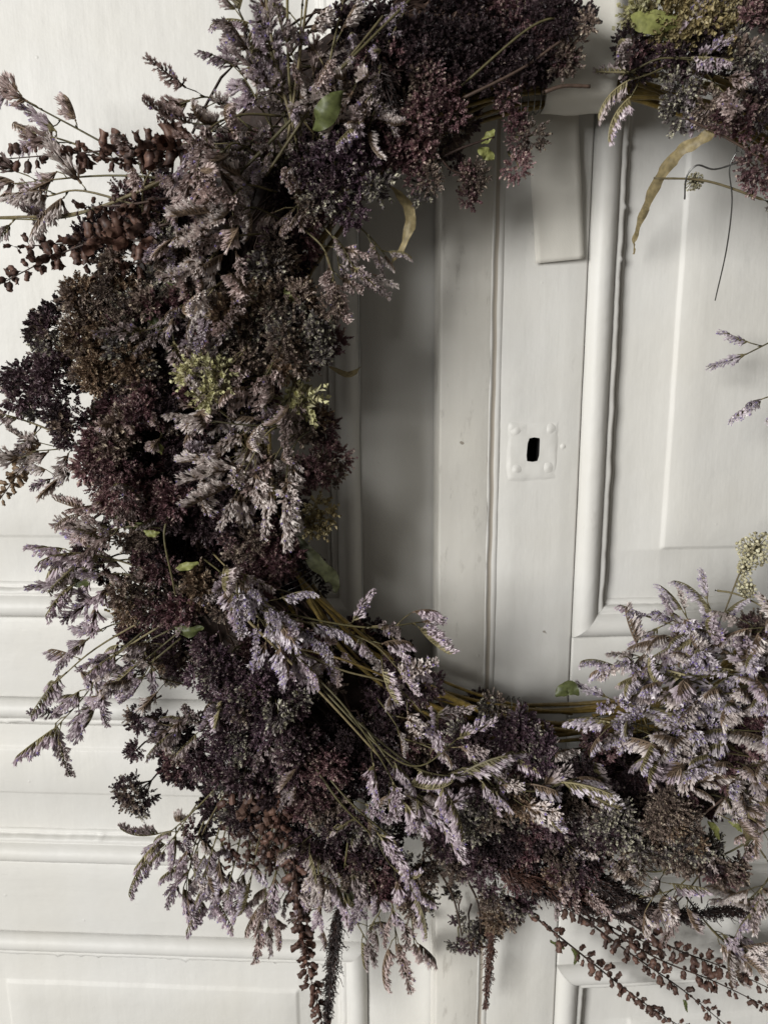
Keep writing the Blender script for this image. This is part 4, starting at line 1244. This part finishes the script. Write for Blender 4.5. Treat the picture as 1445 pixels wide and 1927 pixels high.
# small broken sprigs of statice scattered through the flowers
rg = random.Random(77)
for i in range(64):
    a = rg.uniform(2.05, 4.75) if i % 8 else rg.uniform(4.75, 5.3)
    r = rg.uniform(.27, .44); t = (r-.335)/.17; y = -(.030+.075*math.sqrt(max(0, 1-t*t)))
    if a < 2.6: r = min(r, .34)
    p0 = ring_pt(a, r, y+.022); da = rg.uniform(-.10, .10)
    p1 = ring_pt(a+da, r+rg.uniform(-.02, .035), y-rg.uniform(0, .012))
    statice([p0*1000, (p0.lerp(p1, .5)+Vector((0, -.006, .004)))*1000, p1*1000], rg.randint(3, 6), rg.choice('kkkggglww'), rg.uniform(.65, .95), 300+i)

# inner mass: more oregano, statice and cut stems packed round the ring
rg = random.Random(21)
def fill(n, a0, a1, rlo, rhi, keys, Rlo, Rhi, d0, d1):
    for i in range(n):
        a = a0+(a1-a0)*(i+rg.random())/n; r = rg.uniform(rlo, rhi)
        t = (r-.335)/.17; top = .030+.062*math.sqrt(max(0, 1-t*t))
        y = -(d0+(top-d0)*rg.uniform(0, d1))
        oregano(ring_pt(a, r, y)*1000, rg.uniform(Rlo, Rhi), rg.choice(keys), 1000+i+int(a0*100)+int(rlo*1e4))
fill(40, 1.85, 4.55, .265, .36, 'PPDDRDB', 24, 33, .03, .75)
fill(40, 2.62, 4.60, .35, .450, 'PPDDRDB', 24, 33, .025, .8)
fill(14, 1.64, 1.98, .31, .42, 'DDDPR', 24, 32, .02, .7)
fill(9, 1.02, 1.36, .32, .42, 'DDPBR', 20, 28, .02, .6)
fill(30, 4.50, 5.40, .335, .42, 'PDDRBG', 20, 28, .02, .8)
fill(26, -.95, 1.02, .265, .325, 'PDRBGP', 24, 32, .045, .8)
fill(20, -.95, 1.02, .32, .375, 'PDRBGP', 24, 30, .03, .8)
for i in range(16):
    a = -.9+1.9*(i+.5)/16; r = rg.uniform(.27, .37)
    p0 = ring_pt(a, .30, -.06); p1 = ring_pt(a+rg.uniform(-.12, .12), r, -.105)
    statice([p0*1000, p0.lerp(p1, .5)*1000, p1*1000], 5, rg.choice('lwkb'), .9, 500+i)
# dark core added under the flowers to stop light leaks, covered with loose stalks
def dark_stalk_core(a0, a1, r0, hw, seed):
    rg = random.Random(seed); root = None
    mb = MB(); n = 40; K = 14; vs = []
    for i in range(n+1):
        a = a0+(a1-a0)*i/n; e = math.sin(math.pi*i/n)**.35
        for k in range(K):
            q = 2*math.pi*k/K; l = 1+.16*math.sin(k*2.1+i*.7)+rg.gauss(0, .06)
            vs.append(ring_pt(a, r0+math.cos(q)*hw*e*l, -.030-math.sin(q)*.014*e*l)-RC)
    mb.add(vs, [(i*K+k, i*K+(k+1) % K, (i+1)*K+(k+1) % K, (i+1)*K+k) for i in range(n) for k in range(K)], 0, .3)
    for t in range(260):
        a = rg.uniform(a0, a1-.25); q = rg.uniform(0, math.pi); r = r0+math.cos(q)*hw*rg.uniform(.7, 1.1); y = -.032-math.sin(q)*rg.uniform(.012, .034)
        tube(mb, [ring_pt(a+.06*i, r+rg.gauss(0, .006), y-.002*i+rg.gauss(0, .002))-RC for i in range(4)], .0011, 4, 0, rg.random())
    link("dark_stalk_core", mb.mesh("dark_stalk_core", [STEM_R]), wreath)
dark_stalk_core(1.95, 4.62, .345, .058, 1)
dark_stalk_core(1.66, 2.1, .335, .045, 2)
dark_stalk_core(4.75, 5.3, .355, .040, 3)

# ------------------------------------------------------------------ ribbon that carries the wreath
def strip(name, path, width, parent, base, seed=0, side=(1, 0, 0), thick=.0003):
    rg = random.Random(seed); poly = spline([Vector(p)/1000 for p in path], 8); mb = MB(); n = len(poly); vs = []; K = 9
    for lay in (0, 1):
        for i, q in enumerate(poly):
            d = (poly[min(i+1, n-1)]-poly[max(i-1, 0)]).normalized()
            s = Vector(side); s = (s-d*s.dot(d)).normalized(); nm = d.cross(s)
            for k in range(K):
                a = (k/(K-1)-.5)*width/1000
                vs.append(q-base + s*a + nm*(thick*lay + .0009*math.sin(k*1.1+i*.25+seed)*(1 if seed else .4)))
    o = n*K; fs = []
    for i in range(n-1):
        for k in range(K-1):
            f = (i*K+k, i*K+k+1, (i+1)*K+k+1, (i+1)*K+k); fs.append(f); fs.append(tuple(j+o for j in reversed(f)))
        fs.append((i*K, (i+1)*K, o+(i+1)*K, o+i*K)); fs.append((i*K+K-1, o+i*K+K-1, o+(i+1)*K+K-1, (i+1)*K+K-1))
    for k in range(K-1): fs.append(((n-1)*K+k, (n-1)*K+k+1, o+(n-1)*K+k+1, o+(n-1)*K+k))
    mb.add(vs, fs); return link(name, mb.mesh(name, [RIBBON], True), parent)
rb = empty("ribbon", Vector(RIB_BASE)/1000)
tag(rb, "off-white cotton ribbon looped round the top of the wreath, its cut tail hanging down", "ribbon")
strip("loop", RIB_LOOP, 54, rb, Vector(RIB_BASE)/1000, 1)
strip("tail", RIB_TAIL, 44, rb, Vector(RIB_BASE)/1000, 0, side=RIB_SIDE)
